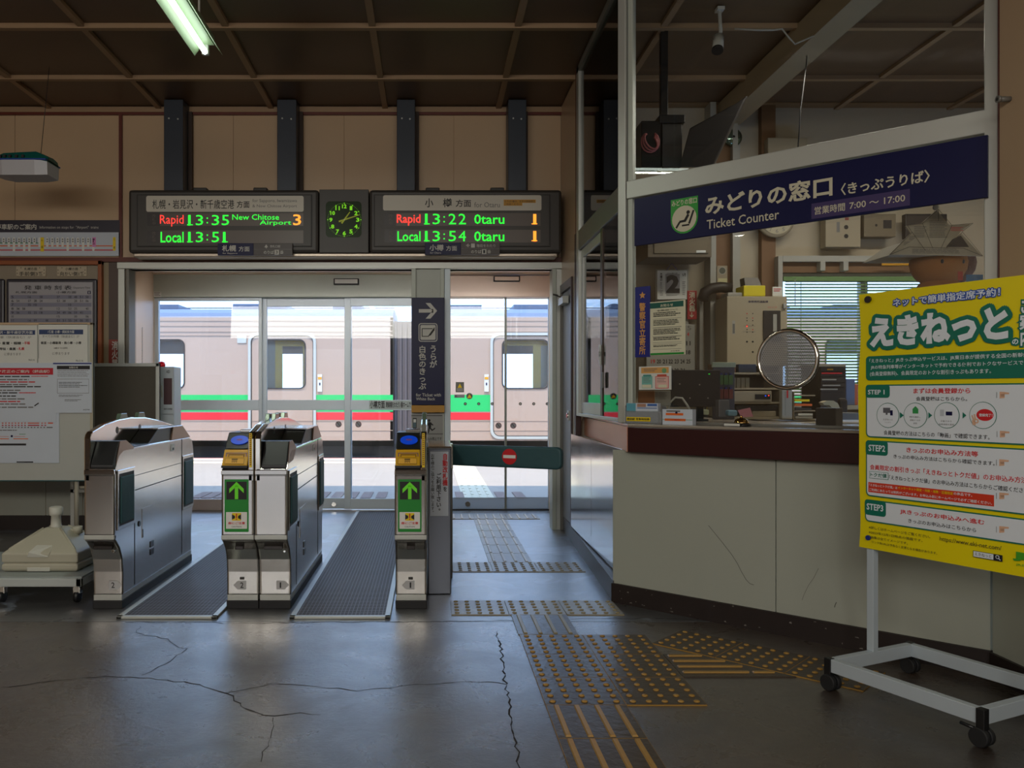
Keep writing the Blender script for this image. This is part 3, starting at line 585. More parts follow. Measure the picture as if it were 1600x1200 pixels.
for x0, x1, xs0 in ((229, 474, 231), (599, 846, 601)):
    dx = x0 - 229
    one('frame', (bx_(x0 - 15), yb_ - .006, bz(386)), (bx_(x1 + 14), yb_, bz(304)), BCASE2, db, .004)
    f2 = one('display_panel', (bx_(x0 - 13.5), yb_ - .010, bz(385)), (bx_(x1 + 12.5), yb_ - .004, bz(305)), BCASE, db, .004)
yl = yb_ - .010
GLED = M('led_green', (40, 250, 60), .5, 0, 0, emit=1.1); RLED = M('led_red', (255, 60, 50), .5, 0, 0, emit=1.2); OLED = M('led_orange', (255, 160, 50), .5, 0, 0, emit=1.2); DLED = M('led_unlit', (104, 92, 84), .5, 0, 0)
b_ = Board((0, yl))
b_.RR(228.5, 306, 474.5, 331, 3, PLT).T('札幌・岩見沢・新千歳空港', 238, 312, 366, 326.5, INK, 1, .006).T('方面', 370, 314, 390, 325, INK, 1, .012).T('for Sapporo, Iwamizawa', 394.5, 311, 464, 317.5, GREYINK, 1).T('& New Chitose Airport', 394.5, 319.5, 464, 325.5, GREYINK, 1)
for y0, y1 in ((333, 353), (360, 380)): b_.R(230, y0, 250, y1, LCD2).R(250, y0, 474, y1, LCD).V('改札中', 240.5, y0 + 1.5, y1 - 1, 6.5, DLED, 1)
b_.T('Rapid', 250, 336, 287, 354, RLED, 1).T('New Chitose', 363, 335, 436, 343.5, GLED, 1).T('Airport', 406, 344.5, 455, 353, GLED, 1).T('3', 458, 335, 470.5, 352, OLED, 1, .01)
b_.T('Local', 251, 362.5, 287, 379, GLED, 1, .01)
b_.RR(598.5, 305, 846, 329, 3, PLT).T('小', 664, 310, 677, 324, INK, 1, .012).T('樽', 692, 310, 706, 324, INK, 1, .012).T('方面', 712, 312, 736, 323.5, INK, 1, .012).T('for Otaru', 741, 316, 781, 324, GREYINK, 1).R(787, 312, 837, 317, GOLD, 1).R(787, 317, 816, 321.5, GOLD, 1)
b_.T('のりば1番は、左手の跨線橋を', 788, 313, 836, 316.5, INK, 2).T('ご利用ください。', 788, 317.5, 815, 321, INK, 2)
for y0, y1 in ((333, 353), (359, 379)): b_.R(601, y0, 619, y1, LCD2).R(619, y0, 844.5, y1, LCD).V('改札中', 610.5, y0 + 1.5, y1 - 1, 7, DLED, 1)
b_.T('Rapid', 620, 335, 657, 352.5, RLED, 1, .012).T('0taru', 741, 335, 788, 350, GLED, 1, .01).T('1', 833, 334.5, 838, 350.5, OLED, 1).R(830.5, 349, 839.5, 350.5, OLED, 1)
b_.T('Local', 621, 361.5, 657, 377, GLED, 1, .01).T('0taru', 741, 361.5, 788, 377, GLED, 1, .01).T('1', 833, 361, 838, 377, OLED, 1).R(830.5, 375.5, 839.5, 377, OLED, 1)
for s_, x0, y0, y1 in (('1335', 292, 336, 352), ('1351', 292, 362.5, 378.5), ('1322', 662, 334, 350.5), ('1354', 662, 361, 377)):
    for k, (ch_, o_) in enumerate(zip(s_, (0, 14, 39, 54.5))):
        if ch_ == '1': b_.T('1', x0 + o_ + 2, y0, x0 + o_ + 6, y1, GLED, 1).R(x0 + o_ + .5, y1 - 1.3, x0 + o_ + 9.5, y1, GLED, 1)
        else: b_.T(ch_, x0 + o_, y0, x0 + o_ + 11.5, y1, GLED, 1)
    b_.R(x0 + 31, y0 + 4, x0 + 33, y0 + 6, GLED, 1).R(x0 + 31, y1 - 5, x0 + 33, y1 - 3, GLED, 1)
b_.build('lettering', db)
# clock in the middle section
CKF = M('clock_face', (30, 48, 12), .3, 0, .03, spec=.15); CKN = M('clock_numerals', (130, 226, 20), .5, 0, 0, emit=.55); CKH = M('clock_hands', (150, 160, 30), .5, 0, 0, emit=.25)
b_ = Board((0, yb_)); b_.RR(509, 314.5, 565, 371, 6.5, CKF, 1); cf = b_.build('clock_face', db)
b_ = Board((0, yb_)); cx0, cy0 = 538, 343.5
for k in range(60):
    a = R(6 * k); r = 25.8; b_.disc(cx0 + r * math.sin(a), cy0 - r * math.cos(a), .95 if k % 5 == 0 else .35, CKN, 2, n=6)
for h in range(1, 13):
    a = R(30 * h); x, y = cx0 + 21 * math.sin(a), cy0 - 21 * math.cos(a); ww = 3.6 if h > 9 else 2.6
    if h == 1 or h == 11: ww = 2 if h == 1 else 3.4
    b_.T(str(h), x - ww, y - 3.2, x + ww, y + 3.2, CKN, 2, .03)
b_.build('numerals', cf)
b_ = Board((0, yb_))
def hand(b, ang, l, tail, w):
    a = R(ang); d = (math.sin(a), -math.cos(a)); n = (math.cos(a), math.sin(a)); P_ = lambda t, s: (cx0 + d[0] * t + n[0] * s, cy0 + d[1] * t + n[1] * s)
    b.poly([P_(-tail, w * 1.3), P_(l, w * .6), P_(l, -w * .6), P_(-tail, -w * 1.3)], CKH, 4)
hand(b_, 36, 15, 7, 1.1); hand(b_, 72, 25, 9, 1.0); b_.disc(cx0, cy0, 1.0, ALU, 5, n=8); b_.build('hands', cf)
# two small hanging signs
for k, (x0, xm, x1, nm, dy, lab) in enumerate(((340, 396, 457, '札幌', 0, 'small navy and brown platform sign reading Sapporo under the departure board'), (664, 720, 781, '小樽', -1, 'small navy and brown platform sign reading Otaru under the departure board'))):
    yy = yb_ - .04; t = thing('platform_sign', lab, 'sign', (X((x0 + x1) / 2, yy), yy, Z(399 + dy, yy)), group='platform signs under the departure board'); t.name = 'platform_sign' if k == 0 else 'platform_sign.001'
    one('navy_plate', (X(x0, yy), yy, Z(399 + dy, yy)), (X(xm, yy), yy + .03, Z(380 + dy, yy)), NAVY, t, .002); one('brown_plate', (X(xm, yy), yy, Z(399 + dy, yy)), (X(x1, yy), yy + .03, Z(380 + dy, yy)), M('dark_brown_plate', (56, 44, 38), .4, 0, .04), t, .002)
    b_ = Board((0, yy)); b_.T(nm, x0 + 7, 383 + dy, x0 + 29, 393 + dy, LT, 1, .02).T('方面', x0 + 33, 385 + dy, x0 + 50, 393 + dy, LT, 1, .01).T('for ' + ('Sapporo' if k == 0 else 'Otaru'), x0 + 8, 394.5 + dy, x0 + (31 if k == 0 else 25), 397.5 + dy, LT, 1)
    b_.R(xm + 1, 389.3 + dy, x1 - 1, 389.8 + dy, GREYINK, 1)
    if k == 0: b_.poly([(xm + 17, 386.5), (xm + 20, 382), (xm + 23, 386.5)], LT, 1).R(xm + 19.3, 384, xm + 20.7, 388, LT, 1).T('改札口前', xm + 26, 383, xm + 42, 387, LT, 1)
    else: b_.poly([(xm + 8, 383.5), (xm + 12, 380.5), (xm + 12, 386.5)], LT, 1).R(xm + 10, 382.8, xm + 14, 384.2, LT, 1).R(xm + 16, 380.5, xm + 22, 387, LT, 1).T('階段をわたり', xm + 25, 381.5, xm + 54, 386.5, LT, 1)
    b_.T('のりば', xm + 16, 391.5 + dy, xm + 32, 397 + dy, LT, 1, .015).R(xm + 33, 390.5 + dy, xm + 40, 398 + dy, LT, 1).T('3' if k == 0 else '1', xm + 35, 391.7 + dy, xm + 38, 396.7 + dy, INK, 2, .02).T('番', xm + 41.5, 391.5 + dy, xm + 47, 397 + dy, LT, 1)
    b_.build('lettering', t)
# four steel columns above the board
for k, (a, b) in enumerate(((256, 286), (433, 463), (620, 648.5), (794, 822.5))):
    yc = 6.94; col = S(MB().box((X(a, yc), yc, 2.4), (X(b, yc), YW, CZ), BLUESTEEL).build('trim_%d' % (k + 5), None, .004))
    MB().box((X(b, yc), YW - .06, 2.4), (X(b, yc) + .03, YW, Z(178, YW)), M('dark_recess', (60, 44, 34), .6, 0, .05)).build('side_strip', col)
    MB().cyl((X(a + 8, yc), yc - .004, Z(185, yc)), (X(a + 8, yc), yc, Z(185, yc)), .007, ALU, n=8).cyl((X(b - 8, yc), yc - .004, Z(186, yc)), (X(b - 8, yc), yc, Z(186, yc)), .007, ALU, n=8).build('bolt', col)
# ================================================================ NOTICES ON THE WALL
yw = YW - .03
rm = thing('route_board', 'white route board with a navy header on the wall beside the departure board', 'sign', (X(90, yw), yw, Z(400, yw)))
one('board', (X(-150, yw), yw, Z(400, yw)), (X(187.5, yw), yw + .02, Z(344, yw)), PAPERB, rm, .002)
b_ = Board((0, yw)); b_.R(-150, 344, 187, 363, M('header_navy', (34, 30, 48), .4, 0, 0)).T('快速エアポート停車駅のご案内', -72, 350, 57, 359, LT, 1, .015).T('Information on stops for  "Airport"  trains', 62, 353, 154, 358.5, LT, 1)
b_.R(-140, 379.2, 66, 380.4, GREENP, 1).R(-140, 383.4, 178, 385, ORANGE, 1).R(-140, 390, 178, 391.6, REDP, 1)
rnd = random.Random(2)
for i in range(34):
    px = -122 + i * 8.0 + (4 if i > 23 else 0)
    if px > 172: continue
    yb2 = rnd.choice([382, 382, 386, 393]) if i < 23 else rnd.choice([386, 392]); b_.RR(px - 1.9, 371, px + 1.9, yb2, 1.8, WHITE, 2)
    if not 60 < px < 70:
        for q in range(2): b_.R(px - 1, 373 + q * 3.4, px + 1, 375 + q * 3.4, GREYINK, 3)
        b_.R(px + 3, 372, px + 3.8, 380, GREYINK, 1)
b_.R(63.5, 371, 69, 393, YEL, 3).T('札', 64.7, 374, 67.8, 377.5, INK, 4).T('幌', 64.7, 384, 67.8, 388, INK, 4).RR(176.5, 370.5, 181, 392, 2, YEL, 3).T('小', 177.6, 372, 180, 376, INK, 4).T('樽', 177.6, 385, 180, 389, INK, 4).R(144.5, 371, 150, 386, M('pink_print', (226, 140, 200), .5, 0, 0), 3).T('銭', 145.3, 372.5, 148.5, 375.8, INK, 4).T('函', 145.3, 379, 148.5, 382.5, INK, 4)
b_.build('route_map', rm)
# framed notice board
nb = thing('notice_board', 'wood framed notice board with a timetable hanging beside the doorway', 'notice board', (X(0, YW), YW, Z(640, YW)))
yn = YW - .06
m = MB(); x1, x0 = X(158.5, yn), X(-200, yn)
m.box((x0, yn, Z(413.5, yn)), (x1, YW, Z(407, yn)), BRWOOD).box((X(152.5, yn), yn, Z(640, yn)), (x1, YW, Z(407, yn)), BRWOOD).build('frame', nb, .004)
one('backing', (x0, YW - .02, Z(640, yn)), (X(153, yn), YW - .005, Z(413, yn)), M('notice_backing', (150, 138, 120), .6, 0, .05), nb)
for k, (x0_, x1_, t1, t2) in enumerate(((25, 71.5, '札幌方面', '手前側3番'), (89, 135.5, '小樽方面', '向かい側1番'))):
    b_ = Board((0, YW - .03)); pp = one('name_plate', (X(x0_, YW - .03), YW - .03, Z(432.5, YW)), (X(x1_, YW - .03), YW - .018, Z(417, YW)), M('plate_beige', (190, 176, 152), .5, 0, .04), nb, .002)
    b_.T(t1, x0_ + 13, 418, x0_ + 33, 422.5, INK, 1, .01).T(t2, x0_ + 5, 424.5, x0_ + 43, 431, INK, 1, .01)
    for q in ((2, 422), (8, 418.5), (37, 418.5), (44, 422), (2, 427), (44, 427)): b_.disc(x0_ + q[0], q[1], .8, INK, 1, n=6)
    b_.build('lettering', pp)
BLU = M('poster_frame', (44, 42, 52), .35, 0, .05); yt = YW - .05
for k, (a, b, lab) in enumerate(((-150, 6, 'timetable poster at the edge of the notice board beside another timetable'), (9, 151, 'departure timetable poster in a dark rounded frame under the two name plates'))):
    tt = thing('timetable_poster', lab, 'poster', (X((a + b) / 2, yt), yt, Z(640, yt))); tt.name = 'timetable_poster' + ('.001' if k else '')
    one('frame', (X(a, yt), yt, Z(640, yt)), (X(b, yt), YW - .021, Z(435.5, yt)), BLU, tt, .02)
    one('sheet', (X(a + 5, yt), yt - .004, Z(636, yt)), (X(b - 6, yt), yt, Z(441, yt)), M('sheet_grey', (166, 164, 170), .35, 0, .03), tt)
    b_ = Board((0, yt - .004)); STR = M('row_tint', (132, 132, 150), .5, 0, 0)
    if k: b_.T('発 車 時 刻 表', 38, 446, 112, 453, INK, 1, .005).T('Departure Time', 115, 448, 141, 452, GREYINK, 1).T('札幌方面', 24, 455, 58, 458.5, INK, 1).T('小樽方面', 88, 455, 119, 458.5, INK, 1).R(137, 454.5, 141.8, 459.5, NAVY, 1).T('1', 138.8, 455.5, 140, 458.7, WHITE, 2)
    for r in range(19):
        y = 461 + r * 6.1
        if y > 628: break
        if r % 2 == 0: b_.R(a + 7, y, b - 8, y + 6, STR, 1)
        if k: b_.T(str(5 + r), 18, y + 1.2, 21.5, y + 5, INK, 2)
        rnd = random.Random(r)
        if k:
            for x in range(26, 140, 9):
                if rnd.random() < .6 and not 72 < x < 82: b_.T('%02d' % rnd.randint(0, 59), x, y + 1.3, x + 4.6, y + 4.9, INK, 2)
    b_.build('print', tt)
# extinguisher strip sign
b_ = Board((0, YW - .035)); t = thing('extinguisher_sign', 'red vertical fire extinguisher sign on the wall beside the doorway', 'sign', (X(179, YW), YW - .035, Z(577, YW)))
one('plate', (X(172.5, YW), YW - .038, Z(577, YW)), (X(186, YW), YW - .03, Z(531, YW)), M('ext_red', (140, 50, 36), .4, 0, .05), t)
Board((0, YW - .038)).V('消火器', 179.5, 533, 575, 10, LT, 1, .02).build('lettering', t)
b_ = Board((0, 7.6)); t = one('pasted_timetable', (X(204, 7.62), 7.615, Z(580, 7.6)), (X(223, 7.62), 7.62, Z(511, 7.6)), M('pale_sheet', (206, 200, 206), .5, 0, .03)); tag(t, 'pale printed sheet taped in the corner beside the sliding doors', 'notice')
Board((0, 7.612)).greek(206, 516, 222, 578, 14, GREYINK, 1, .3, .1).build('print', t)
# paper bullet train model on a thread
t = thing('train_model', 'paper bullet train model hanging on a thread from the ceiling', 'decoration', (X(35, 6.2), 6.2, Z(262, 6.2)))
ym = 6.2; TG = M('model_green', (18, 92, 84), .35, 0, .05); TW = M('model_white', (190, 190, 196), .4, 0, .04)
def sect(x, w, zt, zm, zb): return [(x, ym - w, zm), (x, ym - w * .75, zt - .01), (x, ym, zt), (x, ym + w * .75, zt - .01), (x, ym + w, zm)], [(x, ym - w, zm), (x, ym + w, zm), (x, ym + w * .9, zb), (x, ym - w * .9, zb)]
L1 = [(X(-14, ym), .05, Z(252, ym), Z(257, ym), Z(272, ym)), (X(0, ym), .09, Z(247, ym), Z(256, ym), Z(277, ym)), (X(15, ym), .12, Z(242.5, ym), Z(256, ym), Z(279, ym)), (X(65, ym), .12, Z(240, ym), Z(255, ym), Z(279, ym)), (X(83, ym), .1, Z(248, ym), Z(258, ym), Z(277.5, ym))]
for nm, ix, mat in (('roof_shell', 0, TG), ('body_shell', 1, TW)):
    m = MB(); rs = [sect(*q)[ix] for q in L1]; n = len(rs[0]); vs = [p for r in rs for p in r]
    fs = [(i * n + k, i * n + (k + 1) % n, (i + 1) * n + (k + 1) % n, (i + 1) * n + k) for i in range(len(rs) - 1) for k in range(n)] + [tuple(range(n)), tuple(range((len(rs) - 1) * n, len(rs) * n))]
    m.add(vs, fs, mat).build(nm, t)
one('blue_band', (X(0, ym), ym - .124, Z(256.5, ym)), (X(83, ym), ym + .124, Z(254.5, ym)), M('band_blue', (20, 60, 150), .4, 0, 0), t)
m = MB()
for px in (13, 20, 28, 38, 48): m.box((X(px - 2, ym), ym - .125, Z(253, ym)), (X(px + 2, ym), ym - .11, Z(249, ym)), BLACK)
m.build('windows', t).name = 'window'
MB().tube([(X(64, ym), ym, Z(240, ym)), (X(77, ym), ym, CZ - .02)], .0025, DGREY, 5).build('thread', t)
# ================================================================ FLUORESCENT FIXTURE ON THE HALL CEILING
fxY0, fxY1, fxz = 1.2, 5.55, 3.36
def fxx(px, py): return (px - CX) / (CY - py) * (fxz - H)
xA, xB, xC = fxx(258, 0), fxx(289, 0), fxx(302, 0)
t = thing('fluorescent_light', 'long fluorescent light with a pale green reflector on the hall ceiling', 'ceiling light', ((xA + xC) / 2, 4.6, CZ))
RF = M('reflector_green', (130, 150, 116), .4, 0, .04); xm = -1.255; y0, y1 = 3.5, 4.72
def zy(px, py, x): return None
m = MB(); hw = .08
m.add([(xm - hw, y0, 3.08), (xm - .03, y0, 3.15), (xm - .03, y1, 3.15), (xm - hw, y1, 3.08)], [(0, 1, 2, 3)], RF).add([(xm + hw, y0, 3.08), (xm + .03, y0, 3.15), (xm + .03, y1, 3.15), (xm + hw, y1, 3.08)], [(0, 1, 2, 3)], RF)
m.box((xm - .03, y0, 3.14), (xm + .03, y1, 3.19), RF).build('reflector', t)
MB().cyl((xm - .02, y0 + .02, 3.10), (xm - .02, y1 + .0, 3.10), .015, M('tube_glow', (240, 255, 244), .5, 0, 0, emit=6), n=12).build('tube', t)
MB().box((xm - .04, y1 - .01, 3.085), (xm + .0, y1 + .02, 3.15), WHITEP).build('socket', t, .006)
for yy in (y0 + .15, y1 - .2): MB().cyl((xm, yy, 3.18), (xm, yy, CZ), .006, WHITEP, n=8).build('hanger', t)
t = one('ceiling_box', (X(434, 5.0), 4.7, CZ - .06), (X(486, 5.0), 5.04, CZ + .005), BLACK, None, .01); tag(t, 'small black box fixed to the hall ceiling', 'box')
# ================================================================ TICKET GATES
GREENC = M('flap_green', (46, 88, 92), .6, 0, .12, 4, .2, 25)
YELB = M('reader_yellow', (206, 156, 22), .4, 0, .04); BLUEP = M('pad_blue', (16, 70, 210), .3, 0, 0, emit=.25)
SLOT = M('slot_dark', (10, 10, 12), .5, 0, 0)
DKMET = M('dark_metal', (64, 60, 58), .25, .8, .05)
def body_prof():
    f = [(.12, .07), (.12, .2), (.108, .27), (.075, .33), (.03, .37), (0, .388), (0, .765), (.02, .79), (.07, .845), (.14, .866)]
    r = [(1.36, .866), (1.44, .845), (1.47, .78), (1.48, .74), (1.48, .40), (1.45, .36), (1.43, .3), (1.42, .2), (1.42, .07)]
    return f + r
def gate(name, x0, x1, kind, fin, label, num, arrow, flip=False):
    Y0 = 4.38; w = x1 - x0; t = thing(name, label, 'ticket gate', ((x0 + x1) / 2, Y0 + .75, 0), group='automatic ticket gates')
    def P(d, z, x): return (x, Y0 + d, z)
    fx0, fx1 = (x0, x0 + .033) if fin == 'L' else (x1 - .033, x1)
    if kind == 'B': poly = body_prof()
    else:
        f = [(.12, .07), (.12, .2), (.108, .27), (.075, .33), (.03, .37), (0, .388), (0, .765), (.02, .775), (.3, .84)]
        poly = f + body_prof()[10:]
    m = MB().prism([P(d, z, x0) for d, z in poly], (w, 0, 0), STEEL); m.build('body', t, .012, 3, 50)
    MB().box((x0, Y0 + .115, 0), (x1, Y0 + 1.43, .045), RUBBER).build('plinth', t, .003)
    MB().box((x0 + .004, Y0 + .118, .045), (x1 - .004, Y0 + 1.425, .075), ALU).build('kick_strip', t, .002)
    # arched sensor fin
    arc = [(.0, .70), (.0, .925), (.012, .948), (.035, .962), (.2, .995), (.4, 1.015), (.6, 1.022), (.85, 1.016), (1.1, .992), (1.3, .965), (1.44, .945), (1.475, .93), (1.48, .90), (1.48, .70)]
    f_ = MB().prism([P(d, z, fx0) for d, z in arc], (fx1 - fx0, 0, 0), CHROME).build('sensor_fin', t, .006, 2, 50)
    for d in (.5, .8):
        MB().prism([P(d - .07, 1.012, fx0 + .004), P(d - .045, 1.048, fx0 + .004), P(d + .045, 1.048, fx0 + .004), P(d + .07, 1.012, fx0 + .004)], (.025, 0, 0), M('lens_olive', (96, 112, 96), .2, .2, 0)).build('lamp', f_, .003)
    side = fx1 if fin == 'L' else fx0 - .0015
    for d in (.38, .75):
        MB().cyl((side, Y0 + d, .955), (side + .0015, Y0 + d, .955), .02, DKMET).build('sensor_eye', f_)
    # bands
    MB().box((x0, Y0 - .004, .735), (x1, Y0 + .03, .762), CHROME).build('chrome_band', t, .004); MB().box((x0, Y0 - .003, .393), (x1, Y0 + .03, .418), ALU).build('lower_band', t, .004)
    MB().box((x0 + .004, Y0 - .0015, .73), (x1 - .004, Y0 + .01, .733), SLOT).box((x0 + .004, Y0 - .0015, .4195), (x1 - .004, Y0 + .01, .4225), SLOT).build('seam', t)
    xi0, xi1 = (fx1 + .002, x1 - .004) if fin == 'L' else (x0 + .004, fx0 - .002)
    if kind == 'B':
        MB().prism([P(-.002, .77, xi0), P(-.002, .785, xi0), P(.085, .908, xi0), P(.17, .908, xi0), P(.3, .862, xi0), P(.3, .77, xi0)], (xi1 - xi0, 0, 0), BLACK).build('sloped_cover', t, .004)
        MB().prism([P(.03, .79, xi1), P(.088, .909, xi1), P(.172, .909, xi1), P(.3, .862, xi1), P(.2, .80, xi1)], (.004, 0, 0), M('bronze_side', (150, 124, 108), .3, .8, .04)).build('side_cheek', t)
        MB().prism([P(.55, .862, xi0), P(.74, .945, xi0), P(1.22, .94, xi0), P(1.38, .862, xi0)], (xi1 - xi0 - .008, 0, 0), BLACK).build('rear_reader', t, .004)
        MB().prism([P(.98, .864, xi0), P(1.02, .951, xi0), P(1.22, .949, xi0), P(1.4, .864, xi0)], (xi1 - xi0 + .002, 0, 0), M('bronze_side', (150, 124, 108))).box((xi0, Y0 + .72, .944), (xi1, Y0 + 1.22, .952), STEEL).build('reader_lid', t, .002)
        MB().box((xi0, Y0 + .3, .866), (xi1, Y0 + .56, .87), M('tray_blue_sheen', (110, 134, 168), .25, .4, 0)).build('tray', t)  # blue reflection on the tray put into its colour
        xs = x1 + .0005   # side panels facing the lane
        pn = MB()
        for a, b, z0, z1 in ((.30, .306, .09, .74), (1.19, 1.196, .09, .86), (.306, 1.19, .70, .703), (.306, 1.19, .617, .622)): pn.box((xs - .001, Y0 + a, z0), (xs + .0012, Y0 + b, z1), SLOT)
        pn.build('panel_joint', t)
        for a, b, z0, z1 in ((.055, .275, .455, .735), (1.22, 1.43, .40, .725)):
            fr_ = MB().box((xs, Y0 + a - .02, z0 - .02), (xs + .006, Y0 + b + .02, z1 + .02), STEEL).build('flap_frame', t, .003)
            one('recess', (xs + .004, Y0 + a, z0), (xs + .007, Y0 + b, z1), SLOT, fr_); one('flap', (xs + .004, Y0 + a + .012, z0 + .012), (xs + .014, Y0 + b - .012, z1 - .018), GREENC, fr_, .006, seg=3)
        dt = MB().box((xs, Y0 + .42, .33), (xs + .002, Y0 + .64, .5), STEEL).box((xs + .0015, Y0 + .425, .332), (xs + .003, Y0 + .435, .38), SLOT).cyl((xs, Y0 + .375, .42), (xs + .004, Y0 + .375, .42), .016, DKMET).box((xs + .0, Y0 + .56, .25), (xs + .003, Y0 + .62, .285), DKMET).box((xs, Y0 + .56, .205), (xs + .003, Y0 + .62, .24), DKMET).box((xs, Y0 + .95, .795), (xs + .003, Y0 + 1.02, .84), ALU).box((xs + .001, Y0 + .98, .8), (xs + .004, Y0 + 1.01, .815), SLOT)
        dt.build('service_hatch', t)
    else:
        MB().prism([P(-.006, .785, xi0), P(.055, .865, xi0), P(.3, .865, xi0), P(.3, .775, xi0), P(-.002, .775, xi0)], (xi1 - xi0, 0, 0), YELB).build('ticket_slot', t, .004)
        MB().prism([P(-.008, .772, xi0 - .002), P(-.008, .785, xi0 - .002), P(.3, .785, xi0 - .002), P(.3, .772, xi0 - .002)], (xi1 - xi0 + .002, 0, 0), BLACK).build('slot_base', t)
        MB().prism([P(.052, .868, xi0), P(.15, .952, xi0), P(.36, .952, xi0), P(.44, .868, xi0)], (xi1 - xi0, 0, 0), BLACK).build('reader_housing', t, .006)
        MB().box((xi0 + .05, Y0 + .2, .952), (xi1, Y0 + .34, .966), STEEL).build('display', t, .003)
        n_ = Vector((0, -.084, .098)).normalized(); up = Vector((0, .098, .084)).normalized(); cen = Vector(((xi0 + xi1) / 2 + .004, Y0 + .101, .91)) + n_ * .0025
        pts = [cen + Vector((.047 * math.cos(2 * math.pi * k / 28), 0, 0)) + up * .034 * math.sin(2 * math.pi * k / 28) for k in range(28)]
        pd = MB().prism(pts, n_ * .004, BLUEP).build('touch_pad', t)
        q0 = cen + n_ * .005; pts = [q0 + Vector((.017 * math.cos(2 * math.pi * k / 14), 0, 0)) + up * .007 * math.sin(2 * math.pi * k / 14) for k in range(14)]; MB().add(pts, [tuple(range(14))], M('pad_mark', (120, 70, 150), .5, 0, 0)).build('pad_mark', pd)
        n2 = Vector((0, -.08, .061)).normalized(); up2 = Vector((0, .061, .08)).normalized(); o = Vector((xi0, Y0 - .006, .785)) + n2 * .001; ww = xi1 - xi0
        def r_(a, b, z0, z1, mat, l, mbx): k = n2 * l * .001; mbx.add([o + Vector((a * ww, 0, 0)) + up2 * z0 + k, o + Vector((b * ww, 0, 0)) + up2 * z0 + k, o + Vector((b * ww, 0, 0)) + up2 * z1 + k, o + Vector((a * ww, 0, 0)) + up2 * z1 + k], [(0, 1, 2, 3)], mat)
        m = MB(); PUR = M('purple_trim', (92, 70, 120), .5, 0, 0); OCH = M('ochre_label', (222, 170, 60), .5, 0, 0)
        r_(.1, .92, .075, .079, PUR, 1, m); r_(.1, .13, .055, .079, PUR, 1, m); r_(.89, .92, .055, .079, PUR, 1, m); r_(.2, .84, .052, .07, M('slot_shadow', (120, 84, 14), .5, 0, 0), 1, m); r_(.24, .8, .05, .062, YELB, 2, m)
        r_(.1, .86, .008, .044, INK, 1, m); r_(.11, .85, .0095, .0425, OCH, 2, m)
        for k in range(5): r_(.38 + k * .045, .40 + k * .045, .016 + .004 * (k % 2), .036, INK, 3, m)
        r_(.36, .6, .036, .04, INK, 3, m); m.build('slot_label', t)
        # yellow tape on the fin
        MB().box((fx0 + .008, Y0 - .003, .775), (fx0 + .022, Y0 + .004, .955), YEL).build('yellow_tape', t)
        bb = Board((0, Y0 - .003)); 
        for k in range(16): bb.quad(fx0 + .011, .945 - k * .0105, fx0 + .019, .951 - k * .0105, M('tape_ink', (150, 84, 20), .5, 0, 0), 1)
        bb.build('tape_lettering', t)
        # green sign
        g = Board((0, Y0)); a, b = x0 + .018, x1 - .028; g.rr(a, .435, b, .712, .004, GREENP, 0).quad(a + .01, .606, b - .01, .7, INK, 1)
        LG = M('led_arrow', (84, 176, 24), .5, 0, 0, emit=.35); cx_ = (a + b) / 2
        g.quad(cx_ - .009, .608, cx_ + .009, .68, LG, 2).upoly([(cx_, .699), (cx_ - .038, .662), (cx_ - .038, .640), (cx_, .676)], LG, 2).upoly([(cx_, .699), (cx_, .676), (cx_ + .038, .640), (cx_ + .038, .662)], LG, 2)
        g.rr(a + .008, .452, b - .008, .54, .003, WHITE, 1).rr(cx_ - .024, .495, cx_ + .024, .535, .003, YEL, 2)
        g.upoly([(cx_ - .024, .528), (cx_ - .008, .52), (cx_ - .008, .508), (cx_ - .024, .5)], INK, 3).upoly([(cx_ + .024, .528), (cx_ + .008, .52), (cx_ + .008, .508), (cx_ + .024, .5)], INK, 3).quad(cx_ - .003, .508, cx_ + .003, .532, REDP, 4).quad(cx_ - .003, .499, cx_ + .003, .504, REDP, 4)
        g.fit('扉にご注意', cx_ - .045, .475, cx_ + .045, .489, REDP, 2, .02).fit('CAUTION', cx_ - .026, .459, cx_ + .026, .467, INK, 2); g.build('green_sign', t)
        one('magnet', (cx_ - .01, Y0 + .117, .158), (cx_ + .014, Y0 + .12, .172), DGREY, t)
    # front details
    hx = (x0 + x1) / 2
    hm = MB().box((hx - (.045 if kind == 'B' else .022), Y0 + .035, .335), (hx + (.055 if kind == 'B' else .022), Y0 + .06, .355), DKMET)
    if kind == 'B': hm.cyl((x1 - .022, Y0 + .04, .325), (x1 - .022, Y0 + .07, .322), .008, CHROME)
    hm.build('pull_handle', t, .003)
    g = Board((0, Y0 + .12), off=.002); c = hx + (.035 if arrow > 0 else -.01)
    g.upoly([(c - .028, .105), (c + .018, .105), (c + .04, .128), (c + .018, .151), (c - .028, .151)] if arrow > 0 else [(c + .028, .105), (c - .018, .105), (c - .04, .128), (c - .018, .151), (c + .028, .151)], M('label_grey', (190, 190, 192), .5, 0, 0), 0)
    cc = c - .006 * arrow + (.0 if arrow < 0 else 0); g.fit(num, cc - (.009 if num == '2' else .004), .113, cc + (.009 if num == '2' else .004), .143, INK, 1, .01); g.build('number_label', t)
    return t
gate('ticket_gate', -1.823, -1.663, 'B', 'L', 'steel ticket gate with green flaps beside the white cart, first from the notice board', '2', 1)
gate('ticket_gate.001', -1.100, -.927, 'A', 'R', 'steel ticket gate numbered 2 with a yellow slot and green arrow sign', '2', -1)
gate('ticket_gate.002', -.924, -.752, 'B', 'L', 'steel ticket gate numbered 1 with a plain front joined to the gate numbered 2', '1', 1)
gate('ticket_gate.003', -.187, -.017, 'A', 'R', 'steel ticket gate numbered 1 with a yellow slot beside the white worded post', '1', -1)
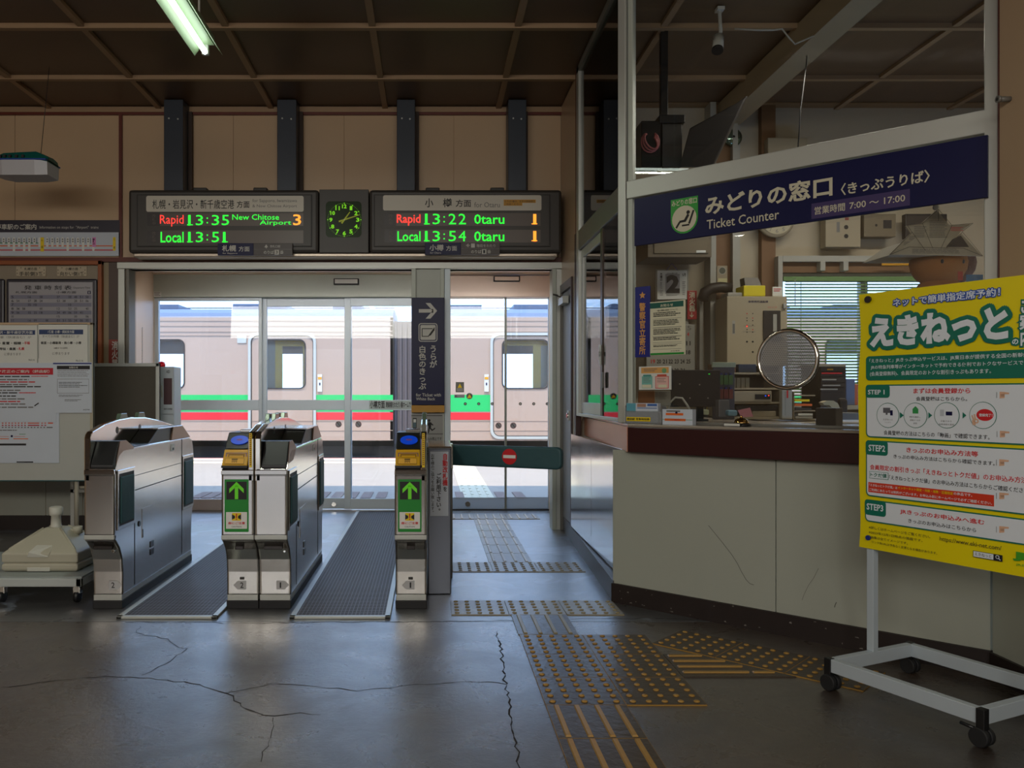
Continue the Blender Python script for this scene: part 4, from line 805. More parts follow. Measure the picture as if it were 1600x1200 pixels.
# grated mats
GR = M('grate', (86, 80, 76), .4, .4, .1)
for k, (a, b, lab) in enumerate(((-1.62, -1.10, 'grated metal floor mat between the gate beside the cart and the joined pair of gates'), (-.726, -.205, 'grated metal floor mat between the joined pair of gates and the worded post'))):
    t = thing('floor_grating', lab, 'floor mat', ((a + b) / 2, 6.2, 0))
    one('base', (a + .02, 4.32, .0005), (b - .02, 8.2, .006), RUBBER, t)
    MB().box((a, 4.29, 0), (a + .03, 8.24, .014), ALU).box((b - .03, 4.29, 0), (b, 8.24, .014), ALU).box((a, 4.29, 0), (b, 4.32, .014), ALU).box((a, 8.2, 0), (b, 8.24, .014), ALU).build('border', t, .003)
    m = MB(); y = 4.33
    while y < 8.19: m.box((a + .03, y, .006), (b - .03, y + .006, .0125), GR); y += .0175
    x = a + .035
    while x < b - .03: m.box((x, 4.32, .006), (x + .004, 8.2, .0115), GR); x += .02
    m.build('grate', t, kind='stuff')
# worded post and swing bar
px0, px1, py0, py1 = -.012, .122, 4.82, 5.45
t = thing('worded_post', 'low steel post with a white sign asking to use the automatic gates', 'sign', ((px0 + px1) / 2, 5.1, 0))
one('post', (px0, py0, 0), (px1, py1, .845), M('post_steel', (112, 116, 126), .3, .85, .06, 6, stretch=(1, 1, .1)), t, .006)
one('lid', (px0 - .002, py0 - .004, .845), (px1 + .004, py1, .858), CHROME, t, .004)
one('sign_plate', (px0 + .012, py0 - .008, .455), (px1 - .016, py0, .828), PAPERB, t, .002)
g = Board((0, py0 - .008)); g.V('自動改札機', 695.5, 708.5, 759, 8, REDP, 1, .03).V('を', 695.5, 760, 768, 7, INK, 1, .02).V('ご利用下さい。', 685.5, 739, 802, 8, INK, 1, .02).V('お客様のご協力をお願い致します。', 676, 709, 803, 5.6, INK, 1, .01); g.build('lettering', t)
t = thing('swing_bar', 'dark green padded bar with a red no entry disc across the wide lane', 'barrier', (.14, 5.2, 0))
BARC = M('bar_green', (40, 76, 82), .55, 0, .1, 5, .15, 20)
def barpt(x): f = (x - .14) / .7; return Vector((x, 5.24 - .36 * f, 0))
z0_, z1_ = .712, .845; pl_ = []
xE = .775; n = 8
b0 = barpt(.125); b1 = barpt(xE); du = (b1 - b0); r = .035; ln = du.length; du.normalize(); nn = Vector((-du.y, du.x, 0)) * .05
pts = [(0, z1_ - .004), (0, z0_)]
for k in range(7): a_ = R(-90 + 15 * k); pts.append((ln - r + r * math.cos(a_), z0_ + r + r * math.sin(a_)))
for k in range(7): a_ = R(15 * k); pts.append((ln - r + r * math.cos(a_), z1_ - r + r * math.sin(a_)))
MB().prism([b0 + du * a_ + Vector((0, 0, z)) for a_, z in pts], nn, BARC).build('padded_bar', t, .012, 3, 50)
g = Board((b0.x, b0.y), (du.x, du.y)); g.disc(796, 713.5, 12.3, REDP, 1, n=28); q = g.uz(796, 713.5); g.quad(q[0] - .04, q[1] - .0095, q[0] + .04, q[1] + .0095, WHITE, 2); g.build('no_entry_disc', t)
MB().box((.124, 5.15, .7), (.142, 5.3, .85), STEEL).cyl((.133, 5.25, .0), (.133, 5.25, .72), .009, ALUD).build('hinge', t, .003)
# ================================================================ BOARDS AND CART BESIDE THE GATES
yb = 6.2
wbd = thing('whiteboard_stand', 'white notice board on a wheeled pipe stand covered with printed sheets', 'whiteboard', (X(60, yb), yb, 0))
x0, x1, zt_, zb_ = X(-160, yb), X(145.5, yb), Z(504, yb), Z(752, yb)
one('board', (x0, yb, zb_), (x1, yb + .025, zt_), M('board_white', (184, 186, 180), .4, 0, .04), wbd, .003)
MB().box((x0, yb - .006, zt_ - .018), (x1, yb + .03, zt_), CREAM).box((x1 - .022, yb - .006, zb_), (x1, yb + .03, zt_), M('frame_cream', (176, 168, 146), .5, 0, .04)).box((x0, yb - .005, zb_), (x1, yb + .03, zb_ + .008), GREENC).build('frame', wbd, .003)
MB().tube([(X(118, yb), yb + .02, zb_ + .1), (X(118, yb), yb + .02, .04)], .017, M('pipe_cream', (160, 154, 138), .5, 0, .1)).tube([(x1 - .12, yb + .04, zb_ - .05), (x1 - .02, yb + .04, zb_ - .05)], .012, MC['pipe_cream']).tube([(X(118, yb), yb - .25, .05), (X(118, yb), yb + .3, .05)], .017, MC['pipe_cream']).tube([(x0 + .3, yb + .02, zb_ + .1), (x0 + .3, yb + .02, .04)], .017, MC['pipe_cream']).build('stand', wbd)
for yy in (yb - .22, yb + .27): MB().cyl((X(118, yb) - .012, yy, .028), (X(118, yb) + .012, yy, .028), .028, BLACK).build('caster', wbd)
YT = M('yellow_string', (176, 160, 30), .6, 0, 0); MB().tube([(X(113, yb), yb, Z(845, yb)), (X(120, yb), yb - .02, Z(849, yb)), (X(128, yb), yb, Z(846, yb)), (X(122, yb), yb - .02, Z(852, yb)), (X(114, yb), yb, Z(848, yb))], .005, YT, 6).build('string', wbd)
HB = M('header_blue', (28, 52, 98), .5, 0, 0)
def sheet(nm, lab, x0_, y0_, x1_, y1_, mat, lay):
    Yp = yb - .006 - lay * .003; t = thing(nm, lab, 'notice', (X((x0_ + x1_) / 2, Yp), Yp, Z(y1_, Yp)), group='printed sheets on the white stand board')
    one('sheet', (X(x0_, Yp), Yp, Z(y1_, Yp)), (X(x1_, Yp), Yp + .002, Z(y0_, Yp)), mat, t); return t, Board((0, Yp), off=.0008)
t, g = sheet('platform_notice', 'sheet with a navy bar and red station names at the top of the white board', -60, 508, 58, 569, PAPER, 0)
g.R(-60, 516, 55, 523, HB).T('3番線 札幌・岩見沢・新千歳空港方面', -46, 517.2, 51, 521.7, PAPER, 1, .01).T('すべての列車（快速含む）が', -30, 525, 49, 529, GREYINK, 1).T('ほしみ・星置・稲穂・', -20, 534, 37, 538.5, INK, 1, .015).T('手稲', 38, 533.5, 46.8, 538.3, REDP, 1, .015).T('発寒・琴似・桑園・', -16, 543, 28, 547.5, INK, 1, .015).T('札幌', 29, 542.5, 38, 547.3, REDP, 1, .015).T('に停まります', 7, 551, 33, 555.5, GREYINK, 1).T('R6.3.16', 45, 561, 54, 563.5, INK, 1).build('print', t)
t, g = sheet('platform_notice.001', 'sheet with a navy bar listing Otaru stations in the corner of the white board', 60, 506, 137, 567, PAPER, 0)
g.R(61, 515, 130, 522.5, HB).T('1番線  小樽・倶知安方面', 75, 516.2, 116, 520.8, PAPER, 1, .01).T('すべての列車（快速含む）が', 66, 523.5, 124, 528, GREYINK, 1).T('朝里・小樽築港・南小樽・小樽', 64, 533.5, 127, 538, INK, 1, .015).T('（4番までの各駅）', 84, 542.5, 106, 545.3, INK, 1).T('に停まります', 82, 550, 109, 554.5, GREYINK, 1).T('R6.3.16', 119, 562, 130, 565, INK, 1).R(60.3, 523, 60.8, 560, GREYINK, 1).build('print', t)
t, g = sheet('timetable_change_notice', 'long sheet with a red header bar about the March timetable change', -90, 567, 88, 659, PAPERB, 1)
g.R(-90, 575, 86, 585.5, M('header_red', (190, 14, 40), .5, 0, 0)).T('2024年3月16日ダイヤ改正のご案内（銭函駅）', -66, 577.8, 77.5, 582.8, PAPER, 1, .012)
for i, (yy, xr, mm) in enumerate(((587.5, 47, INK), (592.3, 45, GREYINK), (596, 55, REDP), (600, 43, GREYINK), (603.3, 64, INK), (609, 32, GREYINK), (613, 27, INK), (618, 25, INK), (622.5, 40, GREYINK), (626.5, 32, REDP), (630.5, 40, GREYINK), (635.5, 52, GREYINK))): g.greek(-80, yy, xr, yy + 1.9, 1, mm, 1, .9, 0, i)
g.greek(49, 587.5, 75, 588.8, 1, REDP, 1, .9, 0, 3).greek(30, 613, 56, 614.6, 1, REDP, 1, .9, 0, 4).poly([(53.5, 633.5), (60, 629), (61, 630.3), (54.5, 635)], INK, 1).build('print', t)
t, g = sheet('information_notice', 'small sheet with a black header bar and blue top edge on the white board', 83, 566, 143.5, 645, PAPERB, 2)
g.R(83, 567, 143, 569, M('edge_blue', (20, 40, 120), .5, 0, 0)).R(89, 571.5, 140.5, 577, INK).T('お知らせ', 108, 572.5, 122, 575.8, PAPER, 1, .02).greek(90, 578.5, 139, 590, 4, GREYINK, 1, .25, .1).R(89.5, 592, 139, 592.5, GREYINK).R(89.5, 614, 139, 614.5, GREYINK).R(89.5, 592, 90, 614.5, GREYINK).R(138.6, 592, 139, 614.5, GREYINK).greek(92, 597, 137, 607, 4, INK, 1, .3, .3, 5).greek(92, 617, 130, 621, 2, GREYINK, 1, .35, .2).greek(101, 624, 128, 628, 2, GREYINK, 1, .4, .3).T('JR北海道', 130, 639, 140, 641.5, INK, 1, .01).build('print', t)
t, g = sheet('stopping_pattern_notice', 'white sheet with red and orange stopping pattern bars low on the white board', -60, 644, 92.5, 723.5, PAPERB, 0)
g.R(20.5, 650, 23, 656, YEL).greek(-30, 648, 26, 649.5, 1, GREYINK, 1, .9, 0)
MRN = M('bar_red', (176, 16, 44), .5, 0, 0); OB = M('bar_orange', (214, 96, 70), .5, 0, 0)
for yy, mm, kk in ((657, MRN, 0), (660.3, OB, 1), (663.8, MRN, 2)):
    for px in range(3, 42, 5): g.R(px, yy, px + 2.6, yy + 1.6, mm, 1)
    if kk == 0: g.R(13, yy, 41, yy + 1.6, mm, 1)
    g.R(43.5, yy, 61.5, yy + 1.6, mm, 1)
    for px in (64.5, 69.5): g.R(px, yy, px + 2.6, yy + 1.6, mm, 1)
    if kk < 2: g.R(75, yy - .2, 83, yy + 1.8, mm, 1)
for px in range(3, 75, 5): g.R(px, 667, px + 2.6, 668.6, GREYINK, 1)
g.R(75, 667, 82.5, 668.6, GREYINK, 1).greek(-30, 671.5, 27, 673, 1, GREYINK, 1, .9, 0).R(-20, 685, 14, 686.2, ORANGE, 1).R(21, 685, 44, 686.2, ORANGE, 1).R(0, 681.8, 14, 682.4, OB, 1).R(22, 681.8, 39, 682.4, OB, 1).disc(18.5, 681.5, 1.8, NAVY, 1, n=10).R(30, 678, 40, 678.6, GREENP, 1).R(-20, 693, 41, 696, INK, 1).R(26, 721, 52, 722.8, INK, 1).build('print', t)
# grey panel
yp = 6.85
t = thing('display_stand', 'dark grey display panel in an aluminium frame standing beside the whiteboard', 'panel', (X(200, yp), yp, 0))
x0, x1, zt_, zb_ = X(110, yp), X(249, yp), Z(567.5, yp), .35
one('panel', (x0, yp + .004, zb_), (x1, yp + .025, zt_), M('panel_grey', (88, 82, 72), .7, 0, .05, 20, .1, 120), t)
MB().box((x0, yp - .006, zt_ - .028), (x1, yp + .03, zt_), ALU).box((x1 - .03, yp - .006, zb_), (x1, yp + .03, zt_), ALU).box((x0, yp - .006, zb_), (x0 + .03, yp + .03, zt_), ALU).box((x0, yp - .006, zb_), (x1, yp + .03, zb_ + .03), ALU).build('frame', t, .003)
for xx in (x0, x1 - .03): MB().box((xx, yp, 0), (xx + .03, yp + .03, zb_), ALU).box((xx, yp - .2, 0), (xx + .03, yp + .09, .03), ALU).build('foot', t)
# AED box
ya = 7.0
t = thing('aed_cabinet', 'white defibrillator cabinet with a red lamp standing behind the grey panel', 'cabinet', (X(253, ya), ya + .12, 0))
CABW = M('cabinet_white', (196, 206, 214), .4, 0, .03)
one('case', (X(232, ya), ya, 0), (X(272, ya), ya + .2, Z(573, ya)), CABW, t, .006)
dd = one('door', (X(250, ya), ya - .012, Z(647, ya)), (X(271.5, ya), ya, Z(574.5, ya)), CABW, t, .004)
one('window', (X(256.5, ya), ya - .015, Z(632, ya)), (X(269.5, ya), ya - .011, Z(591, ya)), M('tinted_window', (96, 74, 78), .15, 0, .1), dd, .004); one('handle', (X(253, ya), ya - .028, Z(621, ya)), (X(255, ya), ya - .01, Z(602, ya)), ALU, dd, .002)
Board((0, ya - .012)).T('AED', 260, 578.5, 265.5, 583, INK, 1, .01).T('自動体外式除細動器', 256, 637.5, 269, 640.5, INK, 1).build('lettering', dd)
MB().lathe([(.03, 0), (.032, .02), (.024, .04), (.004, .046)], (X(249, ya), ya + .06, Z(573, ya)), M('lamp_red', (220, 20, 40), .2, 0, 0), 14).build('lamp', t)
# cart with umbrella base
xr = X(129, 4.62)
ca = thing('platform_cart', 'low white steel cart on casters beside the first ticket gate', 'cart', (-2.25, 4.9, 0))
CW = M('cart_white', (186, 192, 190), .4, 0, .06)
MB().box((-2.95, 4.6, .095), (xr, 4.625, .14), CW).box((-2.95, 5.32, .095), (xr, 5.345, .14), CW).box((xr - .03, 4.6, .095), (xr, 5.345, .14), CW).box((-2.95, 4.6, .095), (-2.92, 5.345, .14), CW).build('frame', ca, .003)
one('deck', (-2.95, 4.61, .138), (xr, 5.335, .15), M('cart_deck', (150, 158, 156), .5, 0, .06), ca, .002)
for x, y in ((xr - .04, 4.65), (-2.39, 4.65), (xr - .04, 5.29), (-2.9, 5.29)):
    c = MB().cyl((x - .012, y, .033), (x + .012, y, .033), .033, BLACK).build('caster', ca); MB().box((x - .02, y - .02, .05), (x + .02, y + .02, .097), CHROME).build('fork', c, .003)
ub = thing('umbrella_base', 'white plastic water filled umbrella base resting on the cart', 'umbrella base', (-2.22, 4.93, .15))
TK = M('tank_plastic', (176, 172, 154), .45, 0, .06, 5)
xa, xb, ya0, ya1 = X(2, 4.72), X(126, 4.72) - .0, 4.72, 5.14
xb = -2.0
def ring(i, z): return [(xa + i, ya0 + i, z), (xb - i, ya0 + i, z), (xb - i, ya1 - i, z), (xa + i, ya1 - i, z)]
cxx, cyy = (xa + xb) / 2, (ya0 + ya1) / 2
def sq(h, z): return [(cxx - h, cyy - h, z), (cxx + h, cyy - h, z), (cxx + h, cyy + h, z), (cxx - h, cyy + h, z)]
rs = [ring(.012, .152), ring(0, .165), ring(0, .195), ring(.012, .2), ring(0, .205), ring(0, .255), ring(.02, .272), sq(.05, .375)]
vs = [p for r in rs for p in r]; fs = [(i * 4 + k, i * 4 + (k + 1) % 4, (i + 1) * 4 + (k + 1) % 4, (i + 1) * 4 + k) for i in range(len(rs) - 1) for k in range(4)] + [(0, 1, 2, 3), (28, 29, 30, 31)]
MB().add(vs, fs, TK).build('tank', ub, .014, 3, 20)
gp = MB(); gx = cxx - .01; gp.prism([(gx - .06, ya0 - .004, .235), (gx - .05, ya0 - .004, .262), (gx - .03, ya0 + .05, .295), (gx + .06, ya0 + .05, .295), (gx + .07, ya0 - .004, .262), (gx + .06, ya0 - .004, .235)], (0, .01, 0), M('tank_pale', (196, 196, 186), .4, 0, .03)).box((gx - .06, ya0 - .002, .155), (gx + .07, ya0 + .01, .178), MC['tank_pale']); gp.build('hand_grip', ub, .004)
for sx_, sy_ in ((-1, -1), (1, -1), (-1, 1), (1, 1)):
    a_ = Vector((cxx + sx_ * .05, cyy + sy_ * .05, .374)); b__ = Vector((cxx + sx_ * (xb - xa - .06) / 2, cyy + sy_ * (ya1 - ya0 - .06) / 2, .274)); MB().tube([a_, b__], .008, TK, 6).build('ridge', ub)
MB().lathe([(.04, .36), (.03, .385), (.027, .44), (.036, .445), (.038, .455), (.038, .49), (.03, .495), (.02, .48)], (cxx, cyy, 0), MC['tank_pale'], 16).build('pole_socket', ub)
MB().cyl((cxx + .11, cyy + .04, .33), (cxx + .11, cyy + .04, .372), .028, TK).box((cxx + .05, cyy + .02, .34), (cxx + .11, cyy + .06, .36), TK).build('filler_cap', ub)
# ================================================================ TACTILE PAVING
TB = M('tactile_base', (70, 60, 50), .34, 0, .15, 18, .25, 40); TD = M('tactile_yellow', (164, 126, 60), .4, 0, .15, 30); TPL = M('tactile_worn', (150, 148, 142), .36, 0, .15, 18, .2, 40); TDD = M('tactile_worn_yellow', (150, 136, 100), .4, 0, .15, 30)
dome_mesh = {}
def dome(mat):
    if mat.name not in dome_mesh:
        o = MB().lathe([(.0125, 0), (.012, .003), (.008, .0055), (.001, .0062)], (0, 0, 0), mat, 10).build('dome'); dome_mesh[mat.name] = o.data; bpy.data.objects.remove(o)
    return dome_mesh[mat.name]
def tile(parent, x, y, rz, kind, mb, md, single=True, L=.3, Wd=.3):
    t = bpy.data.objects.new('tile', None); k = ('tile', round(L, 3), round(Wd, 3), mb.name)
    if k not in dome_mesh:
        m = MB().box((.0015, .0015, 0), (Wd - .0015, L - .0015, .005), mb); 
        m.box((0, 0, 0), (.0015, L, .0045), md).box((Wd - .0015, 0, 0), (Wd, L, .0045), md).box((0, 0, 0), (Wd, .0015, .0045), md).box((0, L - .0015, 0), (Wd, L, .0045), md)
        o = m.build('tile'); dome_mesh[k] = o.data; bpy.data.objects.remove(o)
    t = bpy.data.objects.new('tile', dome_mesh[k]); COL.objects.link(t); t.parent = parent; t.location = Vector((x, y, 0)) - parent.location; t.rotation_euler = (0, 0, rz)
    if kind == 'dots':
        if single:
            for i in range(5):
                for j in range(5):
                    d = bpy.data.objects.new('dome', dome(md)); COL.objects.link(d); d.parent = t; d.location = (.03 + i * .06, .03 + j * .06, .005)
        else:
            k2 = ('domes', md.name)
            if k2 not in dome_mesh:
                m = MB()
                for i in range(5):
                    for j in range(5): m.lathe([(.0125, 0), (.012, .003), (.008, .0055), (.001, .0062)], (.03 + i * .06, .03 + j * .06, .005), md, 8)
                o = m.build('domes'); dome_mesh[k2] = o.data; bpy.data.objects.remove(o)
            d = bpy.data.objects.new('domes', dome_mesh[k2]); COL.objects.link(d); d.parent = t; d['kind'] = 'stuff'
    else:
        k3 = ('bar', round(L, 3), md.name)
        if k3 not in dome_mesh:
            m = MB(); m.prism([(-.0105, .01, 0), (-.0075, .014, .005), (.0075, .014, .005), (.0105, .01, 0)], (0, L - .025, 0), md); o = m.build('bar'); dome_mesh[k3] = o.data; bpy.data.objects.remove(o)
        for i in range(4):
            d = bpy.data.objects.new('bar', dome_mesh[k3]); COL.objects.link(d); d.parent = t; d.location = (Wd * (.125 + .25 * i), 0, .005)
    return t
TBL = M('tactile_pale_bar', (206, 200, 186), .4, 0, .1, 30)
tp_ = thing('tactile_paving', 'yellow dotted tactile pad of six tiles at the turn of the guide path', 'tactile paving', (.73, 3.55, 0))
for i in range(2):
    for j in range(3): tile(tp_, .43 + .302 * i, 3.096 + .302 * j, 0, 'dots', TB, TD)
tp_ = thing('tactile_paving', 'yellow barred guide path running from the dotted pad toward the street entrance', 'tactile paving', (.58, 2.6, 0)); tp_.name = 'tactile_paving.001'
for j in range(4): tile(tp_, .43, 2.794 - .302 * j, 0, 'bars', TB, TD)
tp_ = thing('tactile_paving', 'short barred tile linking the dotted pad with the first dotted row', 'tactile paving', (.58, 4.18, 0)); tp_.name = 'tactile_paving.002'
tile(tp_, .425, 4.004, 0, 'bars', TB, TDD, L=.355, Wd=.29)
tp_ = thing('tactile_paving', 'worn dotted row of three tiles across the mouth of the wide lane', 'tactile paving', (.57, 4.5, 0)); tp_.name = 'tactile_paving.003'
for i in range(3): tile(tp_, .113 + .303 * i, 4.362, 0, 'dots', TPL, TDD, True)
tp_ = thing('tactile_paving', 'worn dotted row of three tiles halfway down the wide lane', 'tactile paving', (.56, 5.57, 0)); tp_.name = 'tactile_paving.004'
for i in range(3): tile(tp_, .11 + .302 * i, 5.42, 0, 'dots', TPL, TDD, False)
tp_ = thing('tactile_paving', 'worn barred guide path between the dotted row and the glass doors', 'tactile paving', (.56, 6.7, 0)); tp_.name = 'tactile_paving.005'
for j in range(6): tile(tp_, .405, 5.724 + .328 * j, 0, 'bars', TPL, TBL, L=.32)
tp_ = thing('tactile_paving', 'pale row of tiles directly inside the frameless glass doors', 'tactile paving', (.56, 7.85, 0)); tp_.name = 'tactile_paving.006'
for i in range(3): tile(tp_, .11 + .305 * i, 7.71, 0, 'bars', TPL, TBL)
tp_ = thing('tactile_paving', 'slanting dotted row of three tiles below the ticket counter', 'tactile paving', (1.5, 3.6, 0)); tp_.name = 'tactile_paving.007'
dv = Vector((.727, -.687, 0)); ang = math.atan2(dv.y, dv.x)
for i in range(3): p = Vector((1.03, 3.862, 0)) + dv * .302 * i; tile(tp_, p.x, p.y, ang, 'dots', TB, TD)
tp_ = thing('tactile_paving', 'four long yellow bars joining the dotted pad and the slanting row', 'tactile paving', (1.25, 3.5, 0)); tp_.name = 'tactile_paving.008'
def xd_(y): return 1.03 + (3.862 - y) / .687 * .727 - .015
MB().prism([(1.036, 3.405, 0), (xd_(3.405), 3.405, 0), (xd_(3.70), 3.70, 0), (1.036, 3.70, 0)], (0, 0, .005), TB).build('tile', tp_)
for k, yy in enumerate((3.672, 3.60, 3.528, 3.455)):
    x = 1.05
    while x < xd_(yy) - .05:
        e = min(x + (.4 if k < 2 else .27), xd_(yy) - .02); MB().prism([(x, yy - .0105, .005), (x + .004, yy - .0075, .010), (x + .004, yy + .0075, .010), (x, yy + .0105, .005)], (e - x, 0, 0), TD).build('bar', tp_); x = e + .02
# ================================================================ TICKET COUNTER SIGN AND STICKERS ON THE GLASS
def gb(n): o = A + N * n; return Board((o.x, o.y), (U.x, U.y))
so = OF - .05
sg = thing('ticket_counter_sign', 'long navy sign with a green emblem above the ticket counter window', 'sign', BP(.9, so, 2.0))
g = gb(so); uL, zT = g.uz(991, 311); _, zB = g.uz(991, 384.5); uR, _ = g.uz(1543.5, 250)
MB().obox(BP(uL, so, zB), U * (uR - uL), N * .02, (0, 0, zT - zB), NAVY).build('panel', sg, .002)
EG = M('emblem_green', (20, 150, 30), .35, 0, 0); LT2 = M('sign_cream_lettering', (206, 200, 176), .4, 0, 0)
u0, z0 = g.uz(1048.4, 313); u1, _ = g.uz(1090.8, 307); _, zc = g.uz(1069.4, 342.3); _, zb2 = g.uz(1069, 365); cu = (u0 + u1) / 2; r = (u1 - u0) / 2
pts = [(u0, z0), (u0, zc)] + [(cu - r * math.cos(R(a)), zc - (zc - zb2) * math.sin(R(a))) for a in range(15, 180, 15)] + [(u1, zc), (u1, z0)]
g.upoly(list(reversed(pts)), EG, 1).upoly([(cu + (r - .008) * math.cos(R(a)), zc + .002 + (r - .008) * math.sin(R(a))) for a in range(0, 360, 15)], LT2, 2)
g.fit('みどりの窓口', u0 + .006, zc + r - .002, u1 - .006, z0 - .006, LT2, 2, .02)
def bar_(g, p, q, w, m, l): d = Vector((q[0] - p[0], q[1] - p[1])).normalized(); n = Vector((-d.y, d.x)) * w / 2; g.upoly([(p[0] + n.x, p[1] + n.y), (q[0] + n.x, q[1] + n.y), (q[0] - n.x, q[1] - n.y), (p[0] - n.x, p[1] - n.y)], m, l)
e = r / 21.0; c_ = lambda x, y: (cu + (x - 69.4) * e, zc - (y - 342.3) * e)
pk_ = [((57, 354), (62.5, 346)), ((62, 345.5), (71, 345)), ((70, 346), (76, 336.5)), ((77, 350), (84, 331.5)), ((66, 351.5), (77.5, 351.5))]
for (a, b), w_ in zip(pk_, (3, 3.4, 4, 3, 2.4)): bar_(g, c_(*a), c_(*b), w_ * e, INK, 3)
ch = c_(75.6, 333.3); g.upoly([(ch[0] + 2.8 * e * math.cos(R(a)), ch[1] + 2.8 * e * math.sin(R(a))) for a in range(0, 360, 30)], INK, 3)
g.T('みどりの窓口', 1102, 307.5, 1301, 337, LT2, 1, .026).T('Ticket Counter', 1104.5, 344, 1217.5, 358.5, LT2, 1, .006).T('〈きっぷうりば〉', 1314, 287, 1453, 306, LT2, 1, .018)
g.R(1268, 318.5, 1422, 342.5, M('hours_purple', (58, 44, 96), .4, 0, 0), 1).T('営業時間', 1273, 323.7, 1320.5, 336, LT2, 2, .008).T('7:00 ～ 17:00', 1327.5, 316.8, 1414.5, 327, LT2, 2, .008); g.build('lettering', sg)
def gsheet(nm, lab, x0, y0, x1, y1, mat, cat='notice', n=OF - .004, rnd_=False):
    g = gb(n); u0, z0 = g.uz(x0, y0); _, z1 = g.uz(x0, y1); u1, _ = g.uz(x1, y0); t = thing(nm, lab, cat, BP((u0 + u1) / 2, n, z1))
    MB().obox(BP(u0, n - .001, z1), U * (u1 - u0), N * .003, (0, 0, z0 - z1), mat).build('sheet', t); return t, gb(n - .001)
t, g = gsheet('police_sticker', 'vertical blue sticker with a gold star on the counter window', 992.5, 449, 1016, 558.5, M('police_blue', (18, 30, 120), .4, 0, .03), 'sticker')
OCHR = M('ochre_lettering', (206, 150, 84), .5, 0, 0); u, z = g.uz(1004, 461.5); g.upoly([(u + (.021 if k % 2 == 0 else .010) * math.sin(R(36 * k)), z + (.021 if k % 2 == 0 else .010) * math.cos(R(36 * k))) for k in range(10)], OCHR, 1).V('警察官立寄所', 1004, 473, 554, 10, OCHR, 1, .02).build('lettering', t)
CRP = M('cream_paper', (216, 212, 184), .6, 0, .03); DG = M('header_dark_green', (10, 86, 74), .5, 0, 0)
t, g = gsheet('information_poster', 'cream information sheet with a dark green header on the counter window', 1016, 472.5, 1071, 555.5, CRP)
g.R(1016, 474, 1068, 482.5, DG).T('お知らせ', 1032, 475.4, 1052, 480, CRP, 1, .02).T('（個人情報の取扱いについて）', 1027, 484.3, 1059, 487, INK, 1, .01)
for y0, y1 in ((489, 496.5), (501, 510), (515, 524), (528, 533), (540, 543)): g.greek(1021, y0, 1064, y1, max(2, int((y1 - y0) / 2)), INK, 1, .5, .2, int(y0))
for y0, y1 in ((499, 512), (513, 526), (527, 535.5), (538, 546)): g.R(1020, y0, 1065, y0 + .4, GREYINK).R(1020, y1, 1065, y1 + .4, GREYINK)
g.R(1016.5, 552, 1069, 555, GREENP, 1).T('JR北海道', 1048, 547.5, 1062, 549.5, INK, 1).build('print', t)
t, g = gsheet('colour_notice', 'pale notice with orange, teal and pink boxes low on the counter window', 998.5, 573, 1049, 609, PAPER)
g.R(1002, 574.5, 1045, 583.5, M('notice_orange', (214, 160, 90), .5, 0, 0)).greek(1006, 576.5, 1028, 582, 2, GREYINK, 1, .4).disc(1038, 579, 4, M('notice_green', (110, 160, 110), .5, 0, 0), 1).R(1003, 588, 1019.5, 606.5, M('notice_teal', (120, 180, 170), .5, 0, 0)).RR(1005, 585.5, 1018, 588.6, 1.4, M('teal_dark', (70, 140, 130), .5, 0, 0), 1).R(1024, 588, 1045, 607, REDP).R(1024.8, 588.8, 1044.2, 606.2, M('notice_pink', (224, 180, 170), .5, 0, 0), 1).RR(1027, 585, 1042, 588.5, 1.4, M('red_soft', (190, 80, 60), .5, 0, 0), 2)
g.R(1003.5, 601, 1018, 606, CRP, 1).R(1029, 601, 1042, 606, CRP, 2).greek(1005, 590, 1017, 599, 4, GREYINK, 1, .3).greek(1027, 591, 1041, 599, 3, GREYINK, 2, .3).build('print', t)
# round speaking plate
g = gb(OF); u, z = g.uz(1231, 561.5); cp = BP(u, OF, z)
t = thing('speaking_plate', 'round perforated speaking plate with a chrome rim on the counter window', 'speaking plate', cp)
m = MB(); vs = []; nr = 40
for i in range(nr):
    a = 2 * math.pi * i / nr
    for k in range(8): b = 2 * math.pi * k / 8; rr_ = .142 + .011 * math.cos(b); vs.append(cp + U * rr_ * math.cos(a) + Vector((0, 0, rr_ * math.sin(a))) + N * (.014 * math.sin(b) - .004))
m.add(vs, [(i * 8 + k, ((i + 1) % nr) * 8 + k, ((i + 1) % nr) * 8 + (k + 1) % 8, i * 8 + (k + 1) % 8) for i in range(nr) for k in range(8)], CHROME, True).build('rim', t)
PLG = glassy('plate_acrylic', (.9, .9, .9), .15, 1.45, ((.42, .42, .44), .46))
MB().prism([cp + U * .134 * math.cos(2 * math.pi * k / 36) + Vector((0, 0, .134 * math.sin(2 * math.pi * k / 36))) - N * .008 for k in range(36)], N * .004, PLG).build('plate', t)
m = MB(); HOLE = M('perforation', (46, 44, 44), .6, 0, 0)
for i in range(-14, 15):
    for j in range(-14, 15):
        x = (i + .5 * (j % 2)) * .0105; y = j * .0092
        if x * x + y * y < .124 ** 2: c = cp + U * x + Vector((0, 0, y)) - N * .0086; m.add([c + U * .0022 * math.cos(R(a)) + Vector((0, 0, .0022 * math.sin(R(a)))) for a in range(0, 360, 60)], [(0, 1, 2, 3, 4, 5)], HOLE)
m.build('perforations', t, fix=False, kind='stuff')
